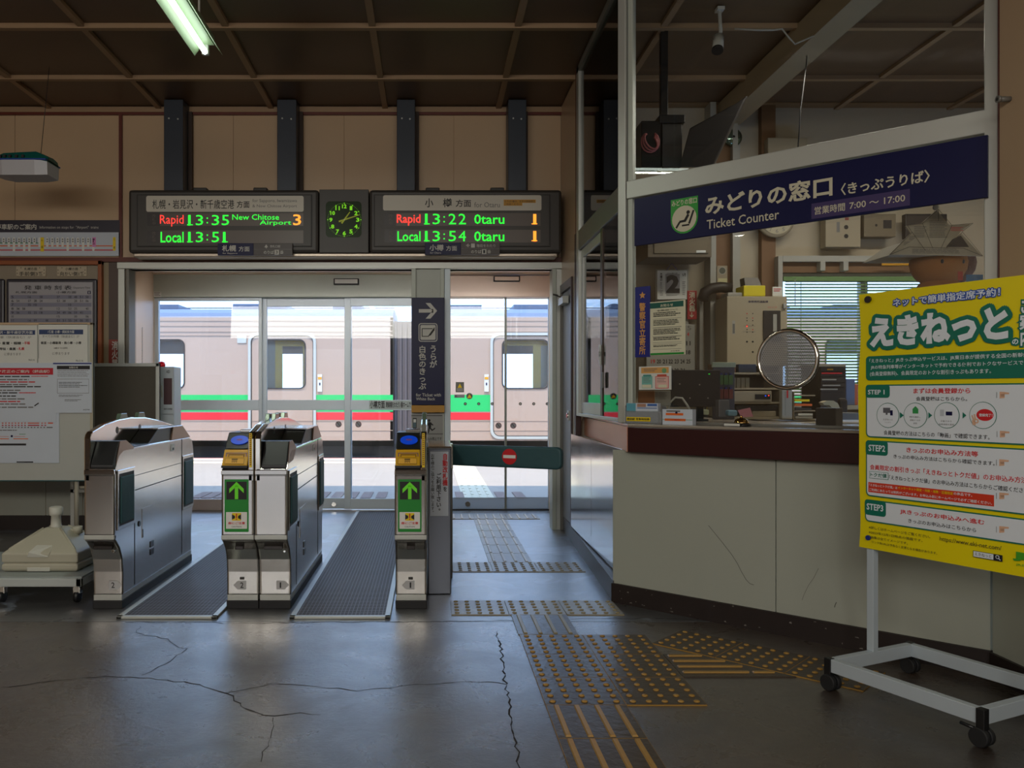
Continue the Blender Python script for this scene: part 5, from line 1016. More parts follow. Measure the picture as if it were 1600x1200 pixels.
# things on the counter outside the glass
def cpt(px, py, n=-.0):     # point on the worktop
    u, z = gb(n).uz(px, py); return BP(u, n, .998)
def onct(nm, lab, cat, px0, px1, n, h, d):
    u0 = gb(n).uz(px0, 650)[0]; u1 = gb(n).uz(px1, 650)[0]; return thing(nm, lab, cat, BP((u0 + u1) / 2, n, .998)), u0, u1
t, u0, u1 = onct('timetable_holder', 'clear leaflet holder with a yellow label at the corner of the counter', 'leaflet holder', 977, 1034, .03, 0, 0)
ACR = glassy('acrylic', (.93, .95, .95), .08, 1.45, ((.5, .52, .54), .3))
MB().obox(BP(u0, .03, .998), U * (u1 - u0), N * .055, (0, 0, .006), ACR).obox(BP(u0, .03, .998), U * (u1 - u0), N * .003, (0, 0, .07), ACR).obox(BP(u1 - .003, .03, .998), U * .003, N * .055, (0, 0, .1), ACR).obox(BP(u0, .03, .998), U * .003, N * .055, (0, 0, .1), ACR).build('tray', t)
MB().obox(BP(u0 + .004, .036, 1.003), U * (u1 - u0 - .03), N * .03, (0, 0, .108), PAPERB).build('leaflet', t)
g = gb(.036); w_ = u1 - u0; g.quad(u0 + .005, 1.06, u0 + w_ * .28, 1.11, M('leaf_teal', (90, 160, 180), .5, 0, 0)).quad(u0 + w_ * .32, 1.09, u0 + w_ * .56, 1.108, M('leaf_brown', (170, 130, 110), .5, 0, 0)).quad(u0 + w_ * .6, 1.095, u0 + w_ * .86, 1.108, M('leaf_blue', (60, 100, 170), .5, 0, 0)).quad(u0 + w_ * .32, 1.082, u0 + w_ * .86, 1.086, MC['leaf_blue'])
g.build('print', t); g = gb(.0295); g.quad(u0 + .008, 1.012, u0 + w_ * .7, 1.034, YEL, 1).fit('銭函駅 発車時刻表', u0 + .012, 1.016, u0 + w_ * .68, 1.03, INK, 2, .02).build('label', t)
t, u0, u1 = onct('leaflet_stack', 'white leaflets with orange strips beside the clear holder on the counter', 'leaflets', 1035, 1082, .035, 0, 0)
MB().obox(BP(u0, .035, .998), U * (u1 - u0), N * .04, (0, 0, .082), PAPERB).build('leaflet', t)
g = gb(.035); w_ = u1 - u0; g.quad(u0 + w_ * .12, 1.048, u0 + w_ * .7, 1.06, ORANGE).quad(u0 + w_ * .08, 1.018, u0 + w_ * .78, 1.03, ORANGE).quad(u0 + w_ * .14, 1.066, u0 + w_ * .6, 1.074, GREYINK).disc(1057, 645, 2, NAVY).quad(u0, 1.024, u0 + w_, 1.026, GREENP, -0).fit('ご案内', u0 + w_ * .3, 1.02, u0 + w_ * .6, 1.028, REDP, 2).build('print', t)
t, u0, u1 = onct('service_bell', 'gold call bell on a black base on the ticket counter', 'bell', 1140, 1168, .02, 0, 0)
c = BP((u0 + u1) / 2, .055, .998); MB().cyl(c, c + Vector((0, 0, .012)), .045, BLACK, n=24).build('base', t)
BR = M('brass', (196, 160, 96), .12, 1, 0); MB().lathe([(.037, .014), (.036, .02), (.03, .033), (.018, .041), (.004, .044)], c, BR, 24).build('dome', t); MB().lathe([(.006, .043), (.006, .05), (.004, .054), (.001, .055)], c, BR, 12).build('striker', t)
MB().obox(BP(u0 - .02, -.005, .998), U * .085, N * .03, (0, 0, .018), BLACK).obox(BP(u0 - .018, -.0055, 1.001), U * .081, N * .002, (0, 0, .012), PAPER).build('label_bar', t)
t, u0, u1 = onct('black_box', 'tall black box standing on the counter beside the yellow poster', 'box', 1272, 1304, .18, 0, 0)
MB().obox(BP(u0, .2, .998), U * (u1 - u0), N * .1, (0, 0, .095), BLACK).build('case', t, .003)
t, u0, u1 = onct('money_tray', 'pale oval tray on the counter below the speaking plate', 'tray', 1182, 1270, .13, 0, 0)
c = BP((u0 + u1) / 2, .2, .998); m = MB(); m.prism([c + U * (u1 - u0) / 2 * math.cos(2 * math.pi * k / 28) + N * .055 * math.sin(2 * math.pi * k / 28) for k in range(28)], (0, 0, .012), M('tray_pale', (160, 150, 136), .4, 0, .04)).build('tray', t, .004)
# ================================================================ INSIDE THE TICKET OFFICE
def ib(nm, x0, y0, x1, y1, Y, d, mat, parent=None, bevel=.004, **k): return one(nm, (X(x0, Y), Y, Z(y1, Y)), (X(x1, Y), Y + d, Z(y0, Y)), mat, parent, bevel, **k)
def it(nm, lab, cat, x0, y0, x1, y1, Y, d, mat, part='case', bevel=.005, group=None):
    t = thing(nm, lab, cat, (X((x0 + x1) / 2, Y), Y + d / 2, Z(y1, Y)), group=group); ib(part, x0, y0, x1, y1, Y, d, mat, t, bevel); return t
OB_ = M('office_beige', (150, 138, 116), .5, 0, .05); OWH = M('office_white_post', (160, 158, 150), .5, 0, .04); OBR = M('office_brown', (116, 84, 54), .6, 0, .08); ODK = M('office_dark', (44, 38, 34), .5, 0, .1)
YI = 7.0
S(MB().box((X(1110, YI), YI, 0), (X(1119, YI), YW, CZ), OWH).box((X(1145, YI), YI, 0), (X(1153, YI), YW, CZ), OWH).box((X(1153, YI), YI + .05, 0), (X(1160, YI), YW, CZ), OWH).box((X(1119, YI), YI + .06, 0), (X(1145, YI), YW, CZ), OBR).box((X(1196, YI), YI + .08, 0), (X(1218, YI), YW, CZ), OBR).build('trim_9'))
S(MB().box((X(1225, YI), YI + .02, Z(408, YI)), (X(1500, YI), YW, Z(399, YI)), OWH).box((X(1216, YI), YI, Z(600, YI)), (X(1223, YI), YW, Z(400, YI)), OWH).box((X(1225, YI), YI + .07, Z(424, YI)), (X(1500, YI), YW, Z(408, YI)), OBR).build('trim_10'))
S(MB().box((1.2, YI + .03, Z(158, YI)), (5.5, YW, CZ), M('cornice_wood', (132, 104, 72), .5, 0, .1)).build('trim_11'))
S(MB().box((2.44, -3, 3.44), (2.62, 7.1, CZ), M('office_beam', (160, 144, 118), .6, 0, .04)).build('trim_12'))
for px in (1286, 1322): ib('rail_bracket', px - 4, 408, px + 4, 423, YI - .0, .1, OWH).name = 'rail_bracket'
for o in [o for o in COL.objects if o.name.startswith('rail_bracket')]: tag(o, 'white bracket under the rail above the office window', 'bracket', 'rail brackets above the office window')
# blinds
t = thing('window_blind', 'green slatted blind over the office window', 'blind', (3.72, YW - .06, 1.05))
SL = M('blind_slat', (104, 138, 84), .5, 0, .06); m = MB(); yb2 = YW - .07
z = 2.12
while z > 1.1: m.add([(3.02, yb2 - .010, z - .008), (4.43, yb2 - .010, z - .008), (4.43, yb2 + .010, z + .008), (3.02, yb2 + .010, z + .008)], [(0, 1, 2, 3)], SL); z -= .0262
m.build('slat', t, fix=False, kind='stuff'); one('head_rail', (3.0, yb2 - .02, 2.12), (4.45, yb2 + .02, 2.16), SL, t, .002)
for x in (3.15, 3.7, 4.3): MB().tube([(x, yb2 - .014, 2.13), (x, yb2 - .014, 1.1)], .0025, SL, 5).build('cord', t)
MB().tube([(X(1249, 6.9), 6.98, 2.13), (X(1249, 6.9), 6.98, 1.9)], .003, OWH, 5).build('pull_cord', t)
# wall cabinet, clock, calendars
t = it('wall_cabinet', 'beige wall cabinet mounted above the calendars', 'cabinet', 1012, 330, 1112, 402, YI - .3, .38, M('cabinet_brown', (104, 92, 74), .5, 0, .05)); ib('door', 1022, 335, 1107, 396, YI - .31, .015, M('cabinet_door', (112, 100, 80), .5, 0, .04), t); ib('label', 1088, 391, 1103, 395, YI - .315, .006, PAPER, t)
t = thing('wall_clock', 'round cream wall clock partly hidden by the navy ticket counter sign', 'clock', (X(1214, YI), YI, Z(345, YI)))
MB().lathe([(.155, 0), (.16, .02), (.15, .035), (.0, .03)], (X(1214, YI), YI + .05, Z(341, YI)), OB_, 28, 'y').build('case', t)
g = Board((0, YI + .012)); g.disc(1214, 341, 25, M('clock_cream', (176, 166, 140), .5, 0, 0), 0, n=28)
for h in range(1, 13): a = R(30 * h); x, y = 1214 + 20 * math.sin(a), 341 - 20 * math.cos(a); g.T(str(h), x - (3.4 if h > 9 else 2), y - 2.8, x + (3.4 if h > 9 else 2), y + 2.8, GREYINK, 1)
g.build('dial', t)
g = Board((0, YI)); t = thing('daily_calendar', 'daily calendar with a large black number 2 hanging on the office wall', 'calendar', (X(1050, YI), YI, Z(470, YI)))
ib('pad', 1027, 422.5, 1073.5, 468, YI, .02, PAPER, t); ib('backing', 1024, 421, 1076, 520, YI + .02, .01, OWH, t)
g.R(1039.5, 428, 1062, 459, M('tint_grey', (150, 148, 150), .5, 0, 0)).T('2', 1041, 429.5, 1062, 458, INK, 1, .05).T('2024年5月', 1042, 426, 1058, 428.5, INK, 1, .01).V('木曜日', 1033, 426, 439, 4, INK, 1, .02).V('友引', 1033, 440, 452, 3.5, GREYINK, 1).T('5月', 1066, 427, 1071.5, 432, INK, 1, .02).greek(1066, 440, 1071, 462, 8, GREYINK, 1).greek(1031, 454, 1036, 463, 4, GREYINK, 1).greek(1041, 460, 1062, 463, 2, GREYINK, 1).build('print', t)
MB().tube([(X(1042, YI), YI + .01, Z(422, YI)), (X(1050, YI), YI + .01, Z(411, YI)), (X(1059, YI), YI + .01, Z(422, YI))], .004, M('purple_string', (90, 80, 130), .6, 0, 0), 6).build('string', t)
t = thing('month_calendar', 'large month calendar with black and red dates behind the information sheet', 'calendar', (X(1048, YI), YI, Z(585, YI)))
ib('sheet', 1010, 507, 1086, 583, YI - .02, .01, OWH, t); g = Board((0, YI - .02))
for r, row in enumerate(((5, 6, 7, 8, 9, 10, 11), (12, 13, 14, 15, 16, 17, 18), (19, 20, 21, 22, 23, 24, 25), (26, 27, 28, 29, 30, 31))):
    y = 533 + r * 14.2
    for c, n in enumerate(row): g.T(str(n), 1017 + c * 9.2, y, 1017 + c * 9.2 + (6.6 if n > 9 else 3.2), y + 6.6, REDP if c == 0 else INK, 1, .02)
for c, n in enumerate((1, 2, 3, 4)): g.T(str(n), 1046 + c * 9.2, 519, 1049 + c * 9.2, 525.5, INK if n < 3 else REDP, 1, .02)
g.T('5', 1074, 509, 1080, 516, GREYINK, 1).build('print', t)
t = thing('extinguisher_sign', 'red extinguisher sign with an arrow on the office wall', 'sign', (X(1082, YI), YI, Z(499, YI))); t.name = 'extinguisher_sign.001'
ib('plate', 1074, 454, 1089, 499, YI, .01, M('ext_red2', (160, 30, 34), .4, 0, .04), t); g = Board((0, YI)); g.V('消火器↓', 1081.5, 456, 497, 9.5, LT2, 1, .02).build('lettering', t)
t = it('wall_meter', 'small wall thermostat with a round dial and a lit square', 'thermostat', 1120, 415, 1137, 449, YI + .03, .04, OB_); g = Board((0, YI + .03)); g.disc(1128.5, 423, 6, OWH, 1).disc(1128.5, 423, 5, M('dial_grey', (96, 100, 90), .2, 0, 0), 2).R(1122, 435, 1136, 446.5, M('lit_square', (190, 184, 140), .4, 0, 0), 1).build('dial', t)
t = thing('duct_pipe', 'dark corrugated pipe bending on the office wall behind the control cabinet', 'pipe', (X(1110, YI), YI - .06, Z(470, YI)))
MB().tube([(X(1095, YI), YI - .05, Z(470, YI)), (X(1098, YI), YI - .05, Z(458, YI)), (X(1108, YI), YI - .06, Z(452, YI)), (X(1122, YI), YI - .06, Z(450, YI)), (X(1138, YI), YI - .06, Z(452, YI))], .045, ODK, 12).build('pipe', t)
YC_ = 6.7
t = it('control_cabinet', 'beige broadcast control cabinet with small red lights and a glazed door', 'cabinet', 1136, 463, 1230, 572, YC_, .28, M('control_beige', (168, 156, 132), .5, 0, .04)); g = Board((0, YC_))
g.T('非常用放送設備', 1169, 469.5, 1200, 473, NAVY, 1, .01).R(1144, 501, 1148.5, 522, OWH).R(1144.6, 506, 1148, 521, GREYINK, 1).T('ロック', 1200, 479, 1214, 481.5, REDP, 1)
for i, (px, py) in enumerate([(px, py) for py in (490, 497, 501, 508, 515, 519) for px in (1167, 1176)]): g.disc(px, py, .9, INK if i % 3 else REDP, 1, n=8)
g.disc(1167, 510, 1.1, RLED, 2, n=10)
for px, py in ((1167, 534), (1176, 534), (1176, 550)): g.disc(px, py, 1.6, INK, 1, n=10)
g.R(1162, 509, 1180, 509.5, GREYINK).R(1160, 518, 1180, 518.5, GREYINK).build('front_print', t)
ib('glazed_door', 1193, 485, 1220, 532, YC_ - .012, .012, ODK, t); ib('notice_strip', 1208, 491, 1214, 518, YC_ - .016, .004, OWH, t); ib('lock', 1224, 474, 1229, 482, YC_ - .02, .02, OWH, t)
t = it('yellow_box', 'yellow box with a grey lid on top of the control cabinet', 'box', 1162, 446, 1196, 463, YC_ + .02, .18, M('box_yellow', (214, 196, 30), .5, 0, .04)); MB().prism([(X(1168, YC_), YC_ + .05, Z(446, YC_)), (X(1194, YC_), YC_ + .05, Z(446, YC_)), (X(1190, YC_), YC_ + .07, Z(432, YC_)), (X(1168, YC_), YC_ + .07, Z(432, YC_))], (0, .1, 0), M('lid_grey', (96, 90, 82), .5, 0, .04)).build('lid', t)
t = it('folded_papers', 'folded papers lying on the control cabinet', 'papers', 1137, 457, 1160, 463, YC_ + .04, .15, OWH, 'paper'); t = it('small_card', 'small card standing at the corner of the control cabinet', 'card', 1207, 448, 1223, 463, YC_ + .05, .01, PAPER, 'sheet'); g = Board((0, YC_ + .05)); g.greek(1209, 451, 1221, 457, 2, REDP, 1).build('print', t)
it('switch_box', 'narrow white trunking box beside the extinguisher sign', 'box', 1093, 463, 1099, 640, YI - .0, .08, OWH)
for nm, lab, x0, y0, x1, y1, kn in (('wall_box', 'beige wall box with two round knobs above the blind', 1290, 335, 1345, 386, ((1322, 355), (1322, 369))), ('wall_box', 'brown wall box with a square dark window above the blind', 1350, 334, 1400, 370, ())):
    t = it(nm, lab, 'wall box', x0, y0, x1, y1, YI, .1, OB_ if kn else M('box_brown', (110, 98, 78), .5, 0, .05)); g = Board((0, YI))
    for q in kn: g.disc(q[0], q[1], 3.4, INK, 1)
    if not kn: g.R(1380, 344, 1393, 357, INK, 1).disc(1369, 352, 2, INK, 1)
    else: g.R(1307, 347, 1312, 363, GREYINK, 1).R(1320, 340, 1326, 344, M('red_dull', (120, 50, 40), .5, 0, 0), 1)
    g.build('front_print', t)
it('wall_panel_box', 'dark framed box on the office wall behind the newspaper hat', 'wall box', 1415, 334, 1480, 372, YI, .06, ODK)
it('warning_plate', 'yellow warning strip below the rail near the newspaper hat', 'sign', 1378, 408, 1422, 415, YI - .03, .01, GOLD, 'plate')
# desks, monitor, shelves
YS = 5.75
dk = thing('office_desk', 'long beige desk behind the ticket counter', 'desk', (2.6, 6.0, 0)); one('top', (2.03, 5.64, .93), (4.6, 6.4, .97), OB_, dk, .004); one('front', (2.03, 5.66, 0), (4.6, 5.69, .93), OB_, dk); one('side', (4.55, 5.69, 0), (4.6, 6.4, .93), OB_, dk)
t = thing('monitor', 'large dark monitor seen from behind on the office side of the counter', 'monitor', (X(1100, 5.0), 5.05, .998)); mo = M('monitor_back', (26, 26, 34), .4, 0, .05)
m = MB().box((X(1049, 5.0), 5.0, Z(636, 5.0)), (X(1126, 5.0), 5.04, Z(578, 5.0)), mo); m.build('shell', t, .006)
MB().box((X(1085, 5), 5.03, .998), (X(1110, 5), 5.2, 1.01), BLACK).box((X(1092, 5), 5.04, 1.0), (X(1103, 5), 5.06, 1.25), BLACK).build('stand', t, .003)
m = MB()
for px, py in ((1062, 600), (1093, 601), (1078, 622), (1106, 622)): m.cyl((X(px, 5), 4.996, Z(py, 5)), (X(px, 5), 5.0, Z(py, 5)), .004, OWH, n=8)
m.build('screw', t); MB().box((X(1107, 5), 4.997, Z(584, 5) - .003), (X(1109, 5), 5.0, Z(584, 5)), GLED).build('status_led', t)
t = thing('white_cable', 'white cable curving up behind the leaflets', 'cable', (X(1052, 4.9), 4.9, .998)); MB().tube([(X(1042, 4.9), 4.9, 1.0), (X(1046, 4.9), 4.9, Z(630, 4.9)), (X(1055, 4.9), 4.9, Z(621, 4.9)), (X(1066, 4.9), 4.9, Z(622, 4.9)), (X(1073, 4.9), 4.9, Z(632, 4.9)), (X(1078, 4.9), 4.9, Z(640, 4.9))], .006, WHITEP, 8).build('cable', t)
it('brown_folder', 'brown card standing behind the clear leaflet holder', 'card', 997, 611, 1023, 634, 4.85, .006, M('folder_brown', (150, 92, 46), .6, 0, .05), 'sheet'); t = it('white_card', 'white card standing beside the brown card behind the counter glass', 'card', 1024, 611, 1048, 634, 4.86, .004, OWH, 'sheet'); g = Board((0, 4.86)); g.greek(1030, 613, 1042, 625, 6, GREYINK, 1, .3).build('print', t)
t = it('toner_box', 'yellow edged label box behind the leaflets', 'box', 1088, 640, 1108, 648, 5.1, .06, M('label_pale', (190, 196, 160), .5, 0, .03)); MB().box((X(1098, 5.1), 5.098, Z(640, 5.1)), (X(1099, 5.1), 5.1, Z(633, 5.1)), YEL).box((X(1104, 5.1), 5.098, Z(640, 5.1)), (X(1105, 5.1), 5.1, Z(633, 5.1)), YEL).build('clip', t)
it('grey_pen_box', 'grey upright box on the counter behind the bell', 'box', 1123, 625, 1140, 652, 4.9, .06, M('box_grey', (96, 98, 104), .5, 0, .04))
t = it('blue_cloth', 'folded pale blue cloth beside the grey upright box', 'cloth', 1138, 641, 1153, 650, 4.85, .08, M('cloth_blue', (112, 150, 170), .7, 0, .06), 'cloth', .01); t = thing('pink_leaflet', 'pink printed leaflet leaning behind the bell', 'leaflet', (X(1165, 4.85), 4.85, 1.0))
MB().prism([(X(1153, 4.85), 4.85, Z(641, 4.85)), (X(1172, 4.85), 4.85, Z(637, 4.85)), (X(1177, 4.85), 4.85, Z(651, 4.85)), (X(1158, 4.85), 4.85, Z(652, 4.85))], (0, .004, 0), M('leaf_pink', (210, 140, 156), .6, 0, .04)).build('sheet', t)
# brochure rack and key shelf
YK = 5.9
t = thing('brochure_rack', 'narrow rack of green and red brochures beside the monitor', 'rack', (X(1132, 5.3), 5.3, .998)); ib('back_plate', 1114, 574, 1148, 655.5, 5.3, .02, M('rack_grey', (60, 62, 74), .5, 0, .05), t)
ib('title_strip', 1113, 566, 1150, 574, 5.3, .02, M('label_green', (150, 160, 140), .5, 0, .03), t)
for j, (y0, y1, cols) in enumerate(((586, 601, ('brochure_green', (60, 96, 46))), (608, 623, ('brochure_red', (110, 44, 36))))):
    for k in range(4 if j == 0 else 4):
        x0 = 1116 + k * 7.6; ib('brochure', x0, y0, x0 + 6.6, y1, 5.28, .012, M(cols[0], cols[1], .5, 0, .2, 20), t, .001)
        ib('clip', x0 + 2, y0 - 3, x0 + 5, y0, 5.275, .02, M('clip_blue', (30, 40, 110), .3, 0, 0), t, .001)
t = thing('desk_shelf', 'beige open shelf unit with boxes on the office desk', 'shelf', (X(1190, YK), YK, .97))
for y in (582, 606, 628): ib('shelf_board', 1128, y, 1222, y + 3, YK, .3, OB_, t, .002)
ib('side', 1128, 582, 1131, 655, YK, .3, OB_, t, .002); ib('side', 1219, 582, 1222, 655, YK, .3, OB_, t, .002); ib('base_board', 1128, 651, 1222, 655, YK, .3, OB_, t, .002); ib('back', 1131, 585, 1219, 655, YK + .29, .01, ODK, t, .001)
for k in range(5): x0 = 1137 + k * 7; tag(ib('storage_case', x0, 590, x0 + 6.2, 606, YK + .02, .18, M('case_pale', (120, 112, 92), .5, 0, .1), None, .002), 'small pale storage case in the row on the top board of the desk shelf', 'case', 'cases on the desk shelf')
t = it('cash_device', 'beige device with a black display on the middle board of the desk shelf', 'device', 1141, 611, 1206, 628, YK - .02, .2, OB_); ib('display', 1180, 616, 1204, 624, YK - .026, .006, BLACK, t, .001); g = Board((0, YK - .026)); g.disc(1196, 618.5, 1.2, M('led_blue', (40, 90, 255), .5, 0, 0, emit=.6), 1, n=8).disc(1201, 618, 1.1, RLED, 1, n=8).build('status_led', t)
it('black_device', 'black device on the bottom board of the desk shelf', 'device', 1150, 633, 1215, 642, YK, .2, BLACK); it('beige_device', 'low beige device under the black device in the desk shelf', 'device', 1176, 642, 1213, 651, YK - .0, .2, OB_)
it('brown_carton', 'brown carton on top of the desk shelf beside the control cabinet', 'box', 1120, 568, 1150, 582, YK + .05, .2, M('carton', (96, 66, 50), .7, 0, .06)); it('blue_carton', 'dark blue carton on top of the desk shelf beside the brown carton', 'box', 1154, 569, 1182, 582, YK + .05, .2, M('carton_blue', (30, 46, 70), .6, 0, .06))
t = it('column_stand', 'white measuring post between the two groups of office shelves', 'post', 1222, 604, 1238, 655, 5.7, .05, OWH); g = Board((0, 5.7)); g.R(1229, 610, 1231.5, 622, REDP, 1).greek(1226, 612, 1228, 650, 14, GREYINK, 1).build('print', t)
t = thing('paper_tray', 'stacked paper trays with yellow and orange folders beside the white post', 'tray', (X(1255, 5.72), 5.72, .97))
for y in (617, 641, 655): ib('tray_board', 1240, y, 1274, y + 2, 5.76, .25, OB_, t, .001)
ib('side', 1240, 612, 1241.5, 657, 5.76, .25, OB_, t, .001)
for k, (y, x0, x1, mm, lb) in enumerate(((624, 1242, 1265, YEL, 'yellow'), (631, 1242, 1269, ORANGE, 'orange'), (637, 1243, 1268, ODK, 'black'), (646, 1247, 1270, PAPER, 'white'), (650.5, 1243, 1270, OWH, 'grey'))): tag(ib('folder', x0, y, x1, y + 3.5, 5.75, .2, mm, None, .001), lb + ' folder lying in the stacked paper trays', 'folder', 'folders in the paper trays')
t = thing('drawer_tower', 'dark drawer tower with pale label strips below the blind', 'drawer cabinet', (X(1302, 5.8), 5.8, .97)); ib('case', 1282, 572, 1322, 655, 5.8, .3, ODK, t); ib('top_board', 1279, 569, 1322, 573, 5.78, .32, OB_, t); 
for k, (y, x0, x1, mm) in enumerate(((577, 1293, 1302, GOLD), (583, 1284, 1316, REDP), (593, 1285, 1307, OWH), (602, 1286, 1313, OWH), (608, 1282, 1309, OWH))):
    d = ib('drawer', 1283, y - 3.5, 1320, y + 4.5, 5.79, .012, ODK, t, .002); ib('label_strip', x0, y - .8, x1, y + 1.2, 5.785, .006, mm, d, .0005)
ib('blue_side', 1322, 592, 1336, 633, 5.9, .02, M('plate_blue', (90, 110, 150), .5, 0, .05)); tag(bpy.data.objects['blue_side'], 'blue grey plate beside the drawer tower', 'plate'); bpy.data.objects['blue_side'].name = 'divider_plate'
it('orange_strip', 'narrow orange file beside the blue grey plate', 'file', 1335, 600, 1341, 633, 5.9, .1, M('file_orange', (180, 96, 70), .5, 0, .05)); t = thing('cream_roll', 'cream curled paper behind the tall black box', 'paper', (X(1310, 5.0), 5.0, 1.0))
MB().prism([(X(x, 5), 5.0, Z(y, 5)) for x, y in ((1285, 629), (1292, 626), (1302, 626), (1309, 630), (1316, 645), (1311, 655), (1303, 640), (1296, 633), (1288, 633))], (0, .05, 0), M('paper_cream', (190, 176, 140), .6, 0, .04)).build('sheet', t)
it('grey_bin', 'grey bin beyond the cream curled paper', 'bin', 1310, 645, 1344, 656, 5.1, .2, M('bin_grey', (110, 112, 112), .5, 0, .05))
it('office_chair_back', 'rounded dark chair back between the paper roll and the drawer tower', 'chair', 1312, 622, 1326, 650, 5.3, .05, ODK, 'backrest', .02)
# ceiling mounted monitor, camera
t = thing('ceiling_monitor', 'black television on a ceiling pole seen from behind, with pink cables', 'television', (X(1038, 5.6), 5.6, CZ)); Yt = 5.6
MB().box((X(1033, Yt), Yt, Z(182, Yt)), (X(1044, Yt), Yt + .05, CZ), BLACK).build('pole', t, .004)
MB().box((X(1001, Yt), Yt - .02, Z(262, Yt)), (X(1032, Yt), Yt + .16, Z(190, Yt)), BLACK).box((X(1028, Yt), Yt - .04, Z(195, Yt)), (X(1068, Yt), Yt + .18, Z(182, Yt)), BLACK).box((X(1033, Yt), Yt - .03, Z(262, Yt)), (X(1064, Yt), Yt + .06, Z(195, Yt)), DGREY).build('bracket', t, .006)
MB().prism([(X(1054, Yt), Yt - .1, Z(268, Yt)), (X(1105, Yt), Yt - .1, Z(268, Yt)), (X(1158, Yt), Yt - .1, Z(158, Yt)), (X(1140, Yt), Yt - .1, Z(170, Yt)), (X(1070, Yt), Yt - .1, Z(208, Yt))], (.03, .05, .02), M('tv_shell', (36, 32, 30), .35, 0, .05)).build('screen_shell', t, .008)
PKC = M('cable_pink', (170, 96, 96), .5, 0, 0)
for k in range(3):
    pts = [(X(1016 + (14 - k * 2) * math.cos(R(a)), Yt - .05), Yt - .05 - .01 * k, Z(222 + (16 - 2 * k) * math.sin(R(a + 14 * k)), Yt - .05)) for a in range(-60, 250, 24)]; MB().tube(pts, .006, PKC, 6).build('cable', t)
t = thing('security_camera', 'white bullet camera under the ceiling inside the ticket office', 'camera', (X(1124, 5.3), 5.3, CZ)); Yq = 5.3
a_ = Vector((X(1123, Yq), Yq, Z(58, Yq))); b__ = Vector((X(1117, Yq), Yq - .05, Z(82, Yq))); MB().cyl(a_, b__, .034, WHITEP).build('barrel', t); MB().cyl(b__, b__ + (b__ - a_) * .12, .036, BLACK).build('lens_hood', t); MB().tube([(X(1124, Yq), Yq, CZ), (X(1126, Yq), Yq, Z(50, Yq)), a_], .012, WHITEP).box((X(1119, Yq), Yq - .03, CZ - .02), (X(1130, Yq), Yq + .03, CZ), WHITEP).build('mount', t)
t = thing('ceiling_cable', 'white cable looping along the office ceiling beside the bullet camera', 'cable', (X(1200, 5.3), 5.3, CZ)); MB().tube([(X(1148, 5.3), 5.3, Z(45, 5.3)), (X(1180, 5.3), 5.3, Z(47, 5.3)), (X(1208, 5.3), 5.3, Z(47, 5.3)), (X(1222, 5.3), 5.3, Z(45, 5.3)), (X(1232, 5.3), 5.3, Z(58, 5.3)), (X(1242, 5.3), 5.3, Z(69, 5.3)), (X(1278, 5.3), 5.3, Z(53, 5.3))], .006, OWH, 6).build('cable', t)
t = thing('hanging_cord', 'thin black cord hanging from the office ceiling', 'cord', (X(1255, 5.6), 5.6, CZ)); MB().tube([(X(1263, 5.6), 5.6, CZ), (X(1260, 5.6), 5.6, Z(100, 5.6)), (X(1251, 5.6), 5.6, Z(170, 5.6)), (X(1245, 5.6), 5.6, Z(260, 5.6))], .004, BLACK, 6).build('cord', t)
t = thing('convex_mirror', 'small rounded green mirror on the office wall beyond the television', 'mirror', (X(1147, YI), YI, Z(215, YI))); MB().lathe([(.01, .03), (.05, .028), (.075, .01), (.08, 0)], (X(1147, YI), YI + .03, Z(213, YI)), M('mirror_green', (120, 140, 126), .1, .9, .1), 20, 'y').build('glass', t)
tag(ib('wall_case', 1200, 215, 1262, 262, YI, .1, OB_, None, .006), 'beige case high on the office wall behind the hanging cord', 'wall box')
# plush toy with a newspaper hat
Yp = 3.98; PB = M('plush_brown', (150, 96, 42), .9, 0, .12, 12, .3, 200); PDB = M('plush_dark', (84, 46, 30), .9, 0, .12, 12, .3, 200)
t = thing('plush_toy', 'plain brown plush toy under a folded newspaper hat inside the office window', 'plush toy', (X(1466, Yp), Yp, 1.6))
def ell(c, rx, ry, rz, m_, mb): 
    n, k = 20, 10; vs = []
    for i in range(k + 1):
        a = math.pi * i / k
        for j in range(n): b = 2 * math.pi * j / n; vs.append((c[0] + rx * math.sin(a) * math.cos(b), c[1] + ry * math.sin(a) * math.sin(b), c[2] + rz * math.cos(a)))
    return mb.add(vs, [(i * n + j, (i + 1) * n + j, (i + 1) * n + (j + 1) % n, i * n + (j + 1) % n) for i in range(k) for j in range(n)], m_, True)
hc = (X(1468, Yp), Yp, Z(412, Yp)); mb_ = MB(); ell(hc, .135, .11, .115, PB, mb_); ell((hc[0], hc[1], hc[2] - .18), .12, .1, .13, PB, mb_); mb_.build('body', t)
ell((hc[0] + .025, hc[1] + .015, hc[2] + .005), .15, .11, .122, PDB, MB()).build('hood', t)
m = MB(); ell((hc[0] - .05, hc[1] - .103, hc[2] - .005), .007, .006, .01, BLACK, m); ell((hc[0] + .05, hc[1] - .1, hc[2] - .005), .007, .006, .01, BLACK, m); m.build('button_eyes', t)
Yh = Yp - .14; NP = M('newspaper', (172, 164, 146), .8, 0, .08, 30)
h = thing('newspaper_hat', 'folded newspaper hat on the head of the brown plush toy', 'hat', (X(1462, Yh), Yh, Z(400, Yh)))
def hp(pts, dy, m_, nm, th=.004): return MB().prism([(X(x, Yh), Yh + dy, Z(y, Yh)) for x, y in pts], (0, th, 0), m_).build(nm, h)
